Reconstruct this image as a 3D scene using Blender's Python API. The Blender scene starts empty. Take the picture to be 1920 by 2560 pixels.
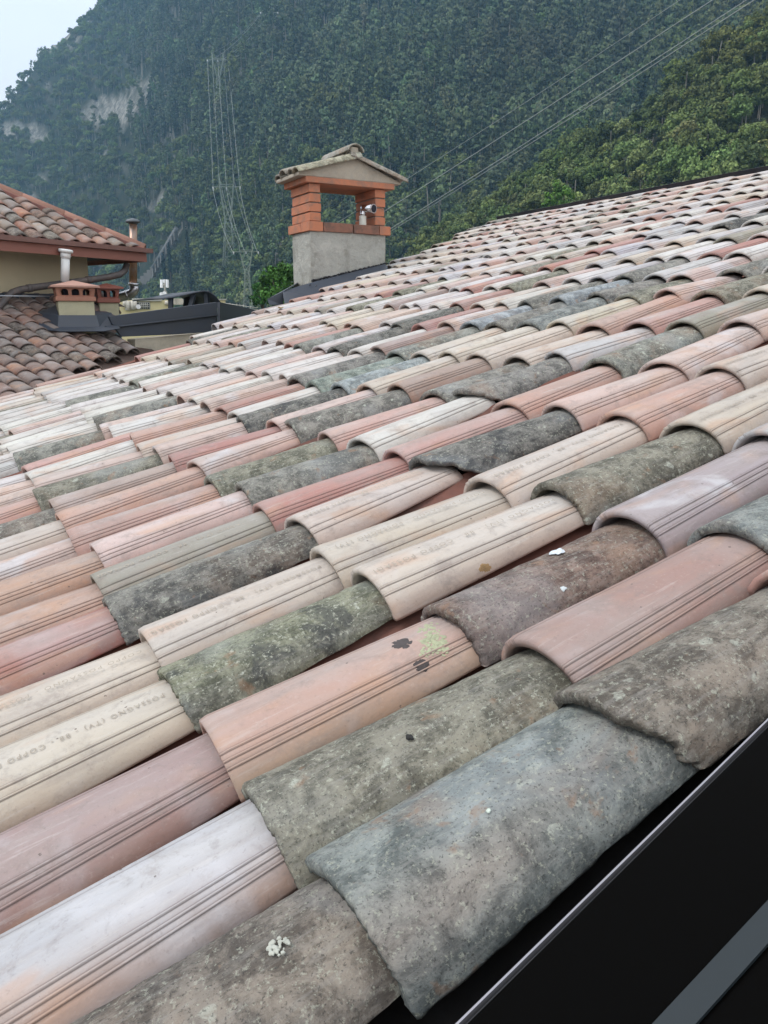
import bpy, math, random
import numpy as np
from mathutils import Vector, Matrix, noise as mnoise
random.seed(7); rng = np.random.RandomState(7)
R_ = math.radians
sc = bpy.context.scene; C = sc.collection

# ------------------------------------------------------------------ camera, sky, sun, exposure
CAM = np.array([0.10045506, -0.65787439, 0.70054322])
F = 1970.68                                        # focal length in pixels of the 1920x2560 frame
M = np.array([[0.86568734, -0.50056889, -0.00402604],
              [-0.11971584, -0.19921474, -0.97261586],
              [0.48605919, 0.84246322, -0.23238371]])   # rows: right, down, forward
cd = bpy.data.cameras.new('camera'); cam = bpy.data.objects.new('camera', cd); C.objects.link(cam)
cd.sensor_fit = 'VERTICAL'; cd.sensor_height = 36; cd.lens = F * 36 / 2560
cd.clip_start = 0.02; cd.clip_end = 20000
cam.matrix_world = Matrix([[M[0][i], -M[1][i], -M[2][i], CAM[i]] for i in range(3)] + [[0, 0, 0, 1]])
sc.camera = cam
SUN_EL, SUN_AZ = 50, -80                           # azimuth from +Y towards +X
sd = np.array([math.sin(R_(SUN_AZ)) * math.cos(R_(SUN_EL)), math.cos(R_(SUN_AZ)) * math.cos(R_(SUN_EL)), math.sin(R_(SUN_EL))])
w = bpy.data.worlds.new('World'); sc.world = w; w.use_nodes = True
nt = w.node_tree; bg = nt.nodes['Background']; sky = nt.nodes.new('ShaderNodeTexSky')
sky.sky_type = 'NISHITA'; sky.sun_disc = False; sky.sun_elevation = R_(SUN_EL); sky.sun_rotation = R_(SUN_AZ)
sky.dust_density = 9.0; sky.air_density = 1.0; sky.ozone_density = 1.0; sky.altitude = 200
# thin bright overcast in front of the blue: pale cloud, a little uneven, brightest towards the open valley on the left
tc = nt.nodes.new('ShaderNodeTexCoord'); cn = nt.nodes.new('ShaderNodeTexNoise'); cn.inputs['Scale'].default_value = 2.2; cn.inputs['Detail'].default_value = 5
nt.links.new(tc.outputs['Generated'], cn.inputs['Vector'])
mr = nt.nodes.new('ShaderNodeMapRange'); mr.inputs[1].default_value = .3; mr.inputs[2].default_value = .7; mr.inputs[3].default_value = .74; mr.inputs[4].default_value = .96
nt.links.new(cn.outputs['Fac'], mr.inputs[0]); mx = nt.nodes.new('ShaderNodeMix'); mx.data_type = 'RGBA'
nt.links.new(mr.outputs[0], mx.inputs[0]); nt.links.new(sky.outputs[0], mx.inputs[6]); mx.inputs[7].default_value = (11.2, 11.0, 10.9, 1)
nt.links.new(mx.outputs[2], bg.inputs[0]); bg.inputs[1].default_value = 0.15
sl = bpy.data.lights.new('sun', 'SUN'); sl.energy = 2.1; sl.angle = R_(18); sl.color = (1, .97, .93)
so = bpy.data.objects.new('sun', sl); C.objects.link(so)
so.rotation_euler = Vector(sd).to_track_quat('Z', 'Y').to_euler()
sc.view_settings.view_transform = 'Standard'; sc.view_settings.look = 'None'
sc.view_settings.exposure = 0.10; sc.view_settings.gamma = 1
sc.cycles.use_denoising = True; sc.cycles.volume_bounces = 0; sc.cycles.max_bounces = 6
sc.cycles.diffuse_bounces = 3

# ------------------------------------------------------------------ geometry helpers
TH = R_(16); W = .22; L = .42796
ex = np.array([math.cos(TH), 0, math.sin(TH)]); ez = np.array([-math.sin(TH), 0, math.cos(TH)]); ey = np.array([0., 1, 0])
def ray(x, y): return M.T @ np.array([(x - 960) / F, (y - 1280) / F, 1])
def pix(P):
    c = M @ (np.asarray(P, float) - CAM); return 960 + F * c[0] / c[2], 1280 + F * c[1] / c[2], c[2]
def hit(x, y, p0, n):
    d = ray(x, y); return CAM + d * (np.dot(n, p0 - CAM) / np.dot(n, d))
def roofw(v, u, h): return v * ex + u * ey + h * ez
def roofhit(x, y, h=0):
    P = hit(x, y, h * ez, ez); return float(P @ ex), float(P @ ey)
X3, Y3, Z3 = np.eye(3)

def link(name, me, parent=None, mat=None, loc=None):
    o = bpy.data.objects.new(name, me); C.objects.link(o)
    if mat:
        for m in (mat if isinstance(mat, (list, tuple)) else [mat]): me.materials.append(m)
    if parent: o.parent = parent
    if loc is not None: o.location = loc
    return o
def tag(o, label=None, cat=None, group=None, kind=None):
    if label: o['label'] = label
    if cat: o['category'] = cat
    if group: o['group'] = group
    if kind: o['kind'] = kind
    return o
def empty(name, loc=(0, 0, 0), rot=None):
    o = bpy.data.objects.new(name, None); C.objects.link(o); o.location = loc; o.empty_display_size = .1
    if rot is not None: o.rotation_euler = rot
    return o
def fastmesh(name, V, Fq, smooth=True, tri=None, attrs=None, matidx=None):
    """V (n,3), Fq (m,4) quads, tri (k,3)"""
    me = bpy.data.meshes.new(name); V = np.asarray(V, np.float32)
    Fq = np.asarray(Fq, np.int32).reshape(-1, 4); tri = np.zeros((0, 3), np.int32) if tri is None else np.asarray(tri, np.int32).reshape(-1, 3)
    nq, nt_ = len(Fq), len(tri)
    me.vertices.add(len(V)); me.vertices.foreach_set('co', V.ravel())
    me.loops.add(nq * 4 + nt_ * 3); me.loops.foreach_set('vertex_index', np.concatenate([Fq.ravel(), tri.ravel()]))
    me.polygons.add(nq + nt_)
    me.polygons.foreach_set('loop_start', np.concatenate([np.arange(nq) * 4, nq * 4 + np.arange(nt_) * 3]).astype(np.int32))
    if smooth: me.polygons.foreach_set('use_smooth', np.ones(nq + nt_, bool))
    if matidx is not None: me.polygons.foreach_set('material_index', np.asarray(matidx, np.int32))
    me.update(calc_edges=True)
    for k, a in (attrs or {}).items():
        at = me.attributes.new(k, 'FLOAT_COLOR', 'POINT'); at.data.foreach_set('color', np.asarray(a, np.float32).ravel())
    me.validate(); return me

class MB:                                           # mesh collector: boxes, tubes, prisms, all as one mesh
    def __init__(s): s.v = []; s.f = []; s.sm = []
    def add(s, V, Fs, smooth=False):
        b = len(s.v); s.v += [tuple(map(float, p)) for p in V]; s.f += [tuple(b + i for i in f) for f in Fs]; s.sm += [smooth] * len(Fs); return s
    def box(s, c, size, ax=None, bev=0):
        ax = np.eye(3) if ax is None else np.asarray(ax); c = np.asarray(c, float); h = np.asarray(size, float) / 2
        V = [c + ax[0] * h[0] * i + ax[1] * h[1] * j + ax[2] * h[2] * k for i in (-1, 1) for j in (-1, 1) for k in (-1, 1)]
        return s.add(V, [(0, 1, 3, 2), (4, 6, 7, 5), (0, 4, 5, 1), (2, 3, 7, 6), (0, 2, 6, 4), (1, 5, 7, 3)])
    def box2(s, a, b):
        a = np.minimum(a, b); b = np.maximum(a, b); return s.box((np.array(a) + b) / 2, np.array(b) - a)
    def hexa(s, P):                                 # 8 points: bottom 4 then top 4, both counterclockwise
        return s.add(P, [(3, 2, 1, 0), (4, 5, 6, 7), (0, 1, 5, 4), (1, 2, 6, 5), (2, 3, 7, 6), (3, 0, 4, 7)])
    def tube(s, pts, r, n=10, caps=True, smooth=True):
        pts = [np.asarray(p, float) for p in pts]; rr = r if isinstance(r, (list, tuple)) else [r] * len(pts)
        V = []; prev = None
        for i, p in enumerate(pts):
            d = pts[min(i + 1, len(pts) - 1)] - pts[max(i - 1, 0)]; d = d / (np.linalg.norm(d) + 1e-12)
            if prev is None:
                a = np.cross(d, [0, 0, 1.]);
                if np.linalg.norm(a) < .05: a = np.cross(d, [0, 1., 0])
            else: a = prev - d * np.dot(prev, d)
            a = a / np.linalg.norm(a); prev = a; b = np.cross(d, a)
            V += [p + rr[i] * (math.cos(t) * a + math.sin(t) * b) for t in np.arange(n) * 2 * math.pi / n]
        Fs = [(i * n + j, i * n + (j + 1) % n, (i + 1) * n + (j + 1) % n, (i + 1) * n + j) for i in range(len(pts) - 1) for j in range(n)]
        s.add(V, Fs, smooth)
        if caps:
            k = len(s.v) - len(V); s.f += [tuple(k + j for j in range(n))[::-1], tuple(len(s.v) - n + j for j in range(n))]; s.sm += [False, False]
        return s
    def prism(s, poly, d):                          # polygon (ccw seen against d) extruded by the vector d
        n = len(poly); P = [np.asarray(p, float) for p in poly]; V = P + [p + d for p in P]
        return s.add(V, [tuple(range(n))[::-1], tuple(range(n, 2 * n))] + [(i, (i + 1) % n, n + (i + 1) % n, n + i) for i in range(n)])
    def build(s, name, mat, parent=None, bevel=0, origin=None):
        me = bpy.data.meshes.new(name); o3 = np.zeros(3) if origin is None else np.asarray(origin, float)
        me.from_pydata([tuple(np.array(p) - o3) for p in s.v], [], s.f); me.polygons.foreach_set('use_smooth', s.sm); me.update()
        import bmesh
        bm = bmesh.new(); bm.from_mesh(me); bmesh.ops.recalc_face_normals(bm, faces=bm.faces); bm.to_mesh(me); bm.free()
        o = link(name, me, parent, mat, None if origin is None else tuple(o3))
        if bevel:
            b = o.modifiers.new('bevel', 'BEVEL'); b.width = bevel; b.segments = 2; b.limit_method = 'ANGLE'
        return o

# vectorised value noise
def _h(i, j, k, s):
    n = (i.astype(np.int64) * 374761393 + j.astype(np.int64) * 668265263 + k.astype(np.int64) * 2147483647 + s * 974711) & 0xffffffff
    n = ((n ^ (n >> 13)) * 1274126177) & 0xffffffff; n = ((n ^ (n >> 16)) * 2246822519) & 0xffffffff
    return ((n ^ (n >> 15)) & 0xffffff) / float(0xffffff)
def vn(x, y, z=None, s=0):
    x = np.asarray(x, float); y = np.asarray(y, float) + 0 * x; z = 0 * x + .5 if z is None else np.asarray(z, float) + 0 * x
    i, j, k = np.floor(x), np.floor(y), np.floor(z); a, b, c = x - i, y - j, z - k
    a, b, c = (t * t * (3 - 2 * t) for t in (a, b, c)); r = 0
    for di in (0, 1):
        for dj in (0, 1):
            for dk in (0, 1):
                r = r + (a if di else 1 - a) * (b if dj else 1 - b) * (c if dk else 1 - c) * _h(i + di, j + dj, k + dk, s)
    return r * 2 - 1
def fbm(x, y, z=None, s=0, o=4):
    r = 0; a = 1; t = 0; f = 1
    for q in range(o):
        r = r + a * vn(np.asarray(x) * f + 3.1 * q, np.asarray(y) * f, None if z is None else np.asarray(z) * f, s + q); t += a; a *= .5; f *= 2.03
    return r / t

# ------------------------------------------------------------------ materials
def mat(name, color=(.5, .5, .5), rough=.7, metal=0, spec=.5):
    m = bpy.data.materials.new(name); m.use_nodes = True; b = m.node_tree.nodes['Principled BSDF']
    b.inputs['Base Color'].default_value = (*color, 1); b.inputs['Roughness'].default_value = rough
    b.inputs['Metallic'].default_value = metal; b.inputs['Specular IOR Level'].default_value = spec
    return m
class NT:
    def __init__(s, m): s.m = m; s.t = m.node_tree; s.b = s.t.nodes['Principled BSDF']
    def n(s, kind, **kw):
        x = s.t.nodes.new(kind)
        for k, v in kw.items(): setattr(x, k, v)
        return x
    def l(s, a, b): s.t.links.new(a, b)
    def noise(s, vec, scale, detail=4, rough=.6, dist=0):
        x = s.n('ShaderNodeTexNoise'); x.inputs['Scale'].default_value = scale; x.inputs['Detail'].default_value = detail
        x.inputs['Roughness'].default_value = rough; x.inputs['Distortion'].default_value = dist
        if vec is not None: s.l(vec, x.inputs['Vector'])
        return x.outputs['Fac']
    def ramp(s, fac, a, b, ca=(0, 0, 0, 1), cb=(1, 1, 1, 1)):
        x = s.n('ShaderNodeMapRange'); x.inputs[1].default_value = a; x.inputs[2].default_value = b; x.clamp = True
        x.interpolation_type = 'SMOOTHSTEP'
        s.l(fac, x.inputs[0]); return x.outputs[0]
    def math(s, op, a, b=None):
        x = s.n('ShaderNodeMath', operation=op)
        for i, v in ((0, a), (1, b)):
            if v is None: continue
            if isinstance(v, (int, float)): x.inputs[i].default_value = v
            else: s.l(v, x.inputs[i])
        return x.outputs[0]
    def mix(s, fac, a, b, mode='MIX'):
        x = s.n('ShaderNodeMix', data_type='RGBA', blend_type=mode, clamp_factor=True)
        for i, v in ((0, fac), (6, a), (7, b)):
            if isinstance(v, (int, float)): x.inputs[i].default_value = v
            elif isinstance(v, tuple): x.inputs[i].default_value = (*v, 1) if len(v) == 3 else v
            else: s.l(v, x.inputs[i])
        return x.outputs[2]
    def attr(s, name, kind='GEOMETRY'):
        x = s.n('ShaderNodeAttribute', attribute_name=name); x.attribute_type = kind; return x
    def bump(s, h, strength, dist, prev=None):
        x = s.n('ShaderNodeBump'); x.inputs['Strength'].default_value = strength; x.inputs['Distance'].default_value = dist
        s.l(h, x.inputs['Height'])
        if prev is not None: s.l(prev, x.inputs['Normal'])
        return x.outputs[0]
    def pos(s, rotY=None, scale=(1, 1, 1), offs=None):
        g = s.n('ShaderNodeNewGeometry').outputs['Position']
        if rotY is not None:
            r = s.n('ShaderNodeVectorRotate', rotation_type='AXIS_ANGLE'); r.inputs['Axis'].default_value = (0, 1, 0); r.inputs['Angle'].default_value = rotY
            s.l(g, r.inputs['Vector']); g = r.outputs[0]
        if offs is not None:
            a = s.n('ShaderNodeVectorMath', operation='ADD'); s.l(g, a.inputs[0]); s.l(offs, a.inputs[1]); g = a.outputs[0]
        m = s.n('ShaderNodeMapping'); m.inputs['Scale'].default_value = scale; s.l(g, m.inputs['Vector']); return m.outputs[0]

def terracotta(name, axisrot=TH):
    m = mat(name, rough=.85, spec=.22); N = NT(m)
    t = N.attr('tint'); wr = N.attr('wear'); sep = N.n('ShaderNodeSeparateColor'); N.l(wr.outputs['Color'], sep.inputs[0])
    comb = N.n('ShaderNodeCombineXYZ'); sc3 = N.math('MULTIPLY', sep.outputs[2], 37.0)
    for i in range(3): N.l(sc3, comb.inputs[i])
    P = N.pos(axisrot, offs=comb.outputs[0]); S = N.pos(axisrot, (1, 9, 9), comb.outputs[0])
    big = N.noise(P, 5.5, 3, .55, .6); strk = N.noise(S, 3.2, 5, .6, .4); fine = N.noise(P, 140, 4, .7); mid = N.noise(P, 26, 5, .65, .3)
    c = t.outputs['Color']
    # firing and bloom patches that belong to the clay itself
    bloom = N.math('MULTIPLY', N.ramp(big, .52, .70), N.ramp(sep.outputs[0], .0, 1.0))
    c = N.mix(N.math('MULTIPLY', bloom, .75), c, (.52, .52, .55))
    big2 = N.noise(N.pos(axisrot, (1.2, 3, 3), comb.outputs[0]), 4.1, 3, .5, .5)
    c = N.mix(N.math('MULTIPLY', N.ramp(big2, .53, .72), .42), c, (.46, .27, .17))
    wide = N.noise(N.pos(axisrot, (1, 1, 1)), 1.7, 6, .7, .5)      # weathering that runs on from tile to tile
    c = N.mix(N.math('MULTIPLY', N.ramp(wide, .44, .68), .30), c, (.36, .34, .32))
    c = N.mix(N.math('MULTIPLY', N.ramp(strk, .42, .70), .34), c, (.25, .215, .20))
    strk2 = N.noise(N.pos(axisrot, (2, 34, 34), comb.outputs[0]), 2.4, 6, .7, .2)
    c = N.mix(N.math('MULTIPLY', N.ramp(strk2, .54, .72), .25), c, (.58, .56, .54))
    mid2 = N.noise(P, 9, 9, .78, .4)
    c = N.mix(N.math('MULTIPLY', N.ramp(mid2, .50, .66), .45), c, (.23, .195, .18))
    c = N.mix(N.math('MULTIPLY', N.ramp(mid, .56, .72), .32), c, (.18, .155, .145))
    c = N.mix(N.math('MULTIPLY', N.ramp(fine, .58, .70), .22), c, (.14, .115, .105))
    c = N.mix(N.math('MULTIPLY', N.ramp(fine, .42, .32), .10), c, (.62, .60, .57))
    vor = N.n('ShaderNodeTexVoronoi'); vor.inputs['Scale'].default_value = 38; N.l(P, vor.inputs['Vector'])
    spot = N.math('MULTIPLY', N.math('LESS_THAN', vor.outputs['Distance'], .09), N.math('GREATER_THAN', mid, .55))
    c = N.mix(N.math('MULTIPLY', spot, .7), c, (.11, .09, .08))
    # black scuffs
    sc_ = N.noise(N.pos(axisrot, (6, 22, 22), comb.outputs[0]), 3.0, 6, .75, .2)
    scm = N.math('MULTIPLY', N.ramp(sc_, .70, .74), N.math('GREATER_THAN', big2, .47))
    c = N.mix(N.math('MULTIPLY', scm, .8), c, (.06, .05, .05))
    c = N.mix(N.math('MULTIPLY', N.math('SUBTRACT', 1.0, t.outputs['Alpha']), .8), c, (.10, .075, .065))  # rib grooves made darker, colour standing in for their shade
    N.l(c, N.b.inputs['Base Color'])
    b1 = N.bump(fine, .5, .0016); b2 = N.bump(mid, .5, .003, b1); N.l(b2, N.b.inputs['Normal'])
    return m
def oldclay(name, axisrot=TH):
    m = mat(name, rough=.9, spec=.25); N = NT(m)
    t = N.attr('tint'); wr = N.attr('wear'); sep = N.n('ShaderNodeSeparateColor'); N.l(wr.outputs['Color'], sep.inputs[0])
    comb = N.n('ShaderNodeCombineXYZ'); sc3 = N.math('MULTIPLY', sep.outputs[2], 41.0)
    for i in range(3): N.l(sc3, comb.inputs[i])
    P = N.pos(axisrot, offs=comb.outputs[0])
    n1 = N.noise(P, 17, 9, .78, .4); n2 = N.noise(P, 115, 9, .78, .2); n3 = N.noise(P, 5, 6, .65, .8); n4 = N.noise(P, 240, 3, .7)
    st = N.noise(N.pos(axisrot, (1.5, 16, 16), comb.outputs[0]), 7, 6, .7)
    c = N.mix(N.ramp(n1, .40, .60), N.mix(.62, t.outputs['Color'], (.035, .035, .035)), N.mix(.25, t.outputs['Color'], (.42, .40, .36)))
    n5 = N.noise(P, 3.6, 3, .5, .7); n6 = N.noise(P, 3.1, 4, .55, 1.0); pale = N.mix(.5, t.outputs['Color'], (.46, .50, .53))
    c = N.mix(N.math('MULTIPLY', N.ramp(n5, .54, .70), .45), c, pale)
    c = N.mix(N.math('MULTIPLY', N.ramp(n6, .54, .70), .45), c, (.25, .165, .115))
    c = N.mix(N.math('MULTIPLY', N.ramp(st, .45, .7), .4), c, (.30, .29, .27))
    c = N.mix(N.math('MULTIPLY', N.ramp(n3, .54, .62), N.math('MULTIPLY', sep.outputs[1], .9)), c, (.042, .045, .05))
    c = N.mix(N.math('MULTIPLY', N.ramp(n2, .54, .62), N.math('ADD', .35, N.math('MULTIPLY', sep.outputs[0], .6))), c, (.40, .41, .34))
    vor = N.n('ShaderNodeTexVoronoi'); vor.inputs['Scale'].default_value = 26; vor.inputs['Randomness'].default_value = 1
    vec = N.n('ShaderNodeVectorMath', operation='ADD'); N.l(P, vec.inputs[0])
    nn = N.n('ShaderNodeTexNoise'); nn.inputs['Scale'].default_value = 60; N.l(P, nn.inputs['Vector'])
    mv = N.n('ShaderNodeVectorMath', operation='SCALE'); mv.inputs['Scale'].default_value = .03; N.l(nn.outputs['Color'], mv.inputs[0]); N.l(mv.outputs[0], vec.inputs[1])
    N.l(vec.outputs[0], vor.inputs['Vector'])
    spot = N.math('MULTIPLY', N.ramp(vor.outputs['Distance'], .28, .2), N.math('GREATER_THAN', N.noise(P, 11, 2), .57))
    spot = N.math('MULTIPLY', spot, N.ramp(n2, .40, .52))
    c = N.mix(N.math('MULTIPLY', spot, sep.outputs[0]), c, (.42, .44, .38))
    c = N.mix(N.math('MULTIPLY', N.ramp(n4, .56, .66), .6), c, (.03, .03, .03))
    c = N.mix(N.math('MULTIPLY', N.ramp(N.noise(P, 18, 4, .6, .4), .62, .70), .45), c, (.27, .16, .10))
    N.l(c, N.b.inputs['Base Color'])
    b1 = N.bump(n4, .6, .0016); b2 = N.bump(n2, .7, .003, b1); b3 = N.bump(n1, .6, .006, b2); N.l(b3, N.b.inputs['Normal'])
    return m
M_new = terracotta('terracotta'); M_old = oldclay('weathered_clay')
HD = None

def simple(name, color, rough=.7, metal=0, spec=.5, var=.3, scale=6, dark=(.05, .05, .05), bump=.3, bscale=60, bdist=.003, var2=None):
    m = mat(name, color, rough, metal, spec); N = NT(m)
    P = N.n('ShaderNodeTexCoord').outputs['Object']; a = N.noise(P, scale, 6, .65, .4); b = N.noise(P, bscale, 5, .7)
    c = N.mix(N.math('MULTIPLY', N.ramp(a, .42, .72), var), (*color, 1), dark)
    if var2: c = N.mix(N.math('MULTIPLY', N.ramp(N.noise(P, scale * 2.7, 5, .7, .6), .5, .66), .6), c, var2)
    N.l(c, N.b.inputs['Base Color']); N.l(N.bump(b, bump, bdist), N.b.inputs['Normal'])
    return m

# ------------------------------------------------------------------ roof tiles
def tile_geo(old, seed, tint, wear, nS, nP, hw0=.100, hw1=.080, drop=.030, length=.50, ribs=3, thick=.014, amp=1., chip=0, lowdrop=0, hgt=.085, yaw=0, Lx=L, flank=None):
    """one barrel tile: crest of the lower rim at the origin, x up the slope, y along the course, z out of the roof"""
    rs = np.random.RandomState(seed)
    lim = R_(84)
    phi = list(np.linspace(-lim, lim, nP)); bead = {}
    if not old and ribs and nP > 14:
        for sgn in (-1, 1):
            cs = (34, 42, 50) if ribs == 3 else (37, 48)
            for c0 in cs:
                w_ = 1.1 if nP > 20 else 1.6
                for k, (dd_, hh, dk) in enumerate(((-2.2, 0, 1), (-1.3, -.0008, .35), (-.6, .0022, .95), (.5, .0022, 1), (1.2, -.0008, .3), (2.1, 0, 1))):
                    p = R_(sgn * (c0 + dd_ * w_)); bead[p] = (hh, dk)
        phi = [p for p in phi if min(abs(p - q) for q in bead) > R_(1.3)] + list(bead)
    phi = np.array(sorted(phi)); n = len(phi)
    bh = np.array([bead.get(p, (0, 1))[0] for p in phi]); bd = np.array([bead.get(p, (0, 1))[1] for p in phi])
    s = np.linspace(0, 1, nS) * length
    if old: thick *= 1.25
    S, PH = np.meshgrid(s, phi, indexing='ij')
    crest = -drop * S / Lx; base = -hgt
    hw = hw0 + (hw1 - hw0) * S / length
    b = crest - base
    px, py = rs.rand() * 90, rs.rand() * 90
    disp = np.zeros_like(S)
    if old:
        disp = amp * (.0035 * fbm(S * 14 + px, PH * 2.2 + py, None, seed, 3) + .0022 * fbm(S * 60 + px, PH * 8 + py, None, seed + 5, 4))
        disp += .004 * amp * vn(S * 5 + px, PH * 1.1, None, seed + 9)
    else: disp = .0012 * vn(S * 6 + px, PH * 1.5, None, seed)
    rr = disp + bh[None, :]
    s0 = np.zeros(n)
    if old: s0 = amp * (.005 * fbm(phi * 5 + px, 0 * phi + 2, None, seed + 3, 4) + .003 * vn(phi * 22, 0 * phi, None, seed))
    if chip:                                        # a broken lower corner
        a = np.clip((R_(-18) - phi) / R_(60), 0, 1); s0 = s0 + chip * a ** .8 * (1 + .25 * vn(phi * 9, 0 * phi, None, seed + 8))
    Sx = S + s0[None, :] * (1 - S / length) ** 2
    thk = thick
    def surf(r):
        return np.stack([Sx, np.sin(PH) * (hw + r), base + np.cos(PH) * (b + r)], -1)
    outer = surf(rr)
    edge = np.ones_like(S)
    inner = surf(np.minimum(rr * 0, 0) - thk + (disp * .5 if old else 0))
    # flank side edges of old tiles are ragged
    if old:
        rag = .006 * amp * vn(S * 40, 0 * S, None, seed + 4)
        for a in (outer, inner): a[:, 0, 2] += rag[:, 0] ; a[:, -1, 2] += rag[:, -1]
    # slightly rounded rim
    outer[0, :, 1:] -= (outer[0, :, 1:] - inner[0, :, 1:]) * .18; outer[0, :, 0] -= 0
    V = np.concatenate([outer.reshape(-1, 3), inner.reshape(-1, 3)])
    k = nS * n; I = np.arange(k).reshape(nS, n)
    Fo = np.stack([I[:-1, :-1], I[:-1, 1:], I[1:, 1:], I[1:, :-1]], -1).reshape(-1, 4)[:, ::-1]
    Fi = Fo[:, ::-1] + k
    Fr = np.stack([I[0, :-1], I[0, :-1] + k, I[0, 1:] + k, I[0, 1:]], -1)[:, ::-1]
    Fb = np.stack([I[-1, :-1], I[-1, 1:], I[-1, 1:] + k, I[-1, :-1] + k], -1)[:, ::-1]
    Fs1 = np.stack([I[:-1, 0], I[1:, 0], I[1:, 0] + k, I[:-1, 0] + k], -1)[:, ::-1]
    Fs2 = np.stack([I[:-1, -1], I[:-1, -1] + k, I[1:, -1] + k, I[1:, -1]], -1)[:, ::-1]
    Q = np.concatenate([Fo, Fi, Fr, Fb, Fs1, Fs2])
    tv = np.ones((nS, n, 1)) * np.asarray(tint)
    nz_ = fbm(S * 5 + px, PH * 1.4 + py, None, seed + 31, 3)
    if not old:                                     # paler crest, fuller clay colour down the flanks
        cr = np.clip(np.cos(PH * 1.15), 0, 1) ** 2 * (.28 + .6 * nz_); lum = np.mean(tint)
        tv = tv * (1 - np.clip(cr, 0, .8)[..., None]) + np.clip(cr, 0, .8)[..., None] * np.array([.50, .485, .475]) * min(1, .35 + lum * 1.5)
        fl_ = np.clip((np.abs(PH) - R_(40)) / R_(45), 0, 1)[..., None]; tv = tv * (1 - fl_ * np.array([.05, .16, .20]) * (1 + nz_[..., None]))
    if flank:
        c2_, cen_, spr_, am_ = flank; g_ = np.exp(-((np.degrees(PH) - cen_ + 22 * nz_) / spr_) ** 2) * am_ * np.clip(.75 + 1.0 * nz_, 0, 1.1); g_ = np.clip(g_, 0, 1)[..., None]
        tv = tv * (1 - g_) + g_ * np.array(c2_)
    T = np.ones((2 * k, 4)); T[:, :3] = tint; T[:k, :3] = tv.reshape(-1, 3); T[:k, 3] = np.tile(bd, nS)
    # alpha of T darkens the rib grooves: shade painted in, their relief shows little
    Wr = np.ones((2 * k, 4)); Wr[:, 0] = wear[0]; Wr[:, 1] = wear[1]; Wr[:, 2] = (seed * .6180339) % 1
    if yaw:
        c_, s_ = math.cos(yaw), math.sin(yaw); x, y = V[:, 0].copy(), V[:, 1].copy(); V[:, 0] = c_ * x - s_ * y; V[:, 1] = s_ * x + c_ * y
    return V, Q, T, Wr

COL = dict(cream=(.475, .42, .36), white=(.52, .505, .485), pink=(.43, .26, .22), pinkl=(.485, .365, .325), red=(.36, .175, .15), mauve=(.31, .225, .205),
           orange=(.42, .275, .22), khaki=(.25, .24, .195), violet=(.31, .27, .275), brownp=(.32, .215, .18), creamp=(.46, .40, .35), whiteb=(.40, .40, .42),
           olive=(.19, .185, .135), dark=(.10, .10, .095), blueg=(.19, .225, .23), moss=(.20, .215, .13), brown=(.15, .085, .07), bbrown=(.175, .15, .12),
           lblue=(.34, .40, .44), turq=(.24, .30, .28), grey=(.19, .185, .17), greyg=(.21, .225, .20), yellow=(.46, .41, .32))
# what the photograph shows, tile by tile: (column letter, course): (new 3 / new 2 ribs / old, colour)
SPEC = {}
def S_(course, txt):
    for w_ in txt.split():
        c, k, col = w_.split(':'); SPEC[(ord(c) - 65, course)] = (k, col)
S_(-1, 'D:2:cream E:2:cream F:3:pink G:3:pinkl')
S_(0, 'A:o:bbrown B:3:whiteb C:3:mauve D:T:cream E:T:cream F:3:red G:3:orange H:3:orange I:3:pinkl J:2:creamp K:o:grey L:3:pink M:3:pinkl N:3:pinkl O:2:white P:3:whiteb Q:2:white R:2:white')
S_(1, 'A:o:blueg B:o:olive C:3:orange D:o:moss E:T:creamp F:o:dark G:T:khaki H:3:pinkl I:3:pink J:3:pink K:3:mauve L:o:olive M:3:pinkl N:2:white O:3:pink P:o:greyg Q:2:white R:2:white S:2:white')
S_(2, 'A:o:bbrown B:3:brownp C:o:brown D:T:cream E:T:cream F:T:creamp G:3:red H:o:grey I:o:olive J:3:pinkl K:3:red L:3:pinkl M:3:creamp N:3:pink O:2:white P:3:pinkl Q:o:greyg R:2:white S:2:white T:2:white U:o:greyg V:2:white W:2:white X:2:white')
S_(3, 'B:o:blueg C:3:violet D:o:olive E:T:cream F:o:dark G:3:pink H:2:white I:3:pink J:o:grey K:3:pinkl L:o:dark M:2:white N:3:red O:3:pinkl P:3:white Q:3:pinkl R:2:white S:2:white T:3:pinkl U:2:white V:o:greyg W:2:white X:2:white')
S_(4, 'D:T:cream E:3:orange F:3:pinkl G:3:pink H:o:grey I:o:grey J:3:brownp K:2:creamp L:o:lblue M:o:turq N:o:grey O:2:white P:2:white Q:3:pinkl R:3:white S:2:white T:2:white U:2:white')
S_(5, 'E:T:creamp F:3:pinkl G:o:greyg H:2:whiteb I:2:cream J:2:cream K:2:cream L:2:cream M:o:greyg N:3:mauve O:2:white P:o:dark Q:2:white R:o:greyg')
S_(6, 'F:3:pinkl G:3:khaki H:3:pink I:3:orange J:2:yellow K:o:blueg L:o:grey M:o:lblue N:3:pinkl O:3:red P:o:dark')
S_(7, 'G:2:cream H:o:olive I:3:pinkl J:o:olive K:o:grey L:o:lblue M:o:grey N:2:white O:2:cream P:3:red Q:2:white R:2:white')
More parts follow.
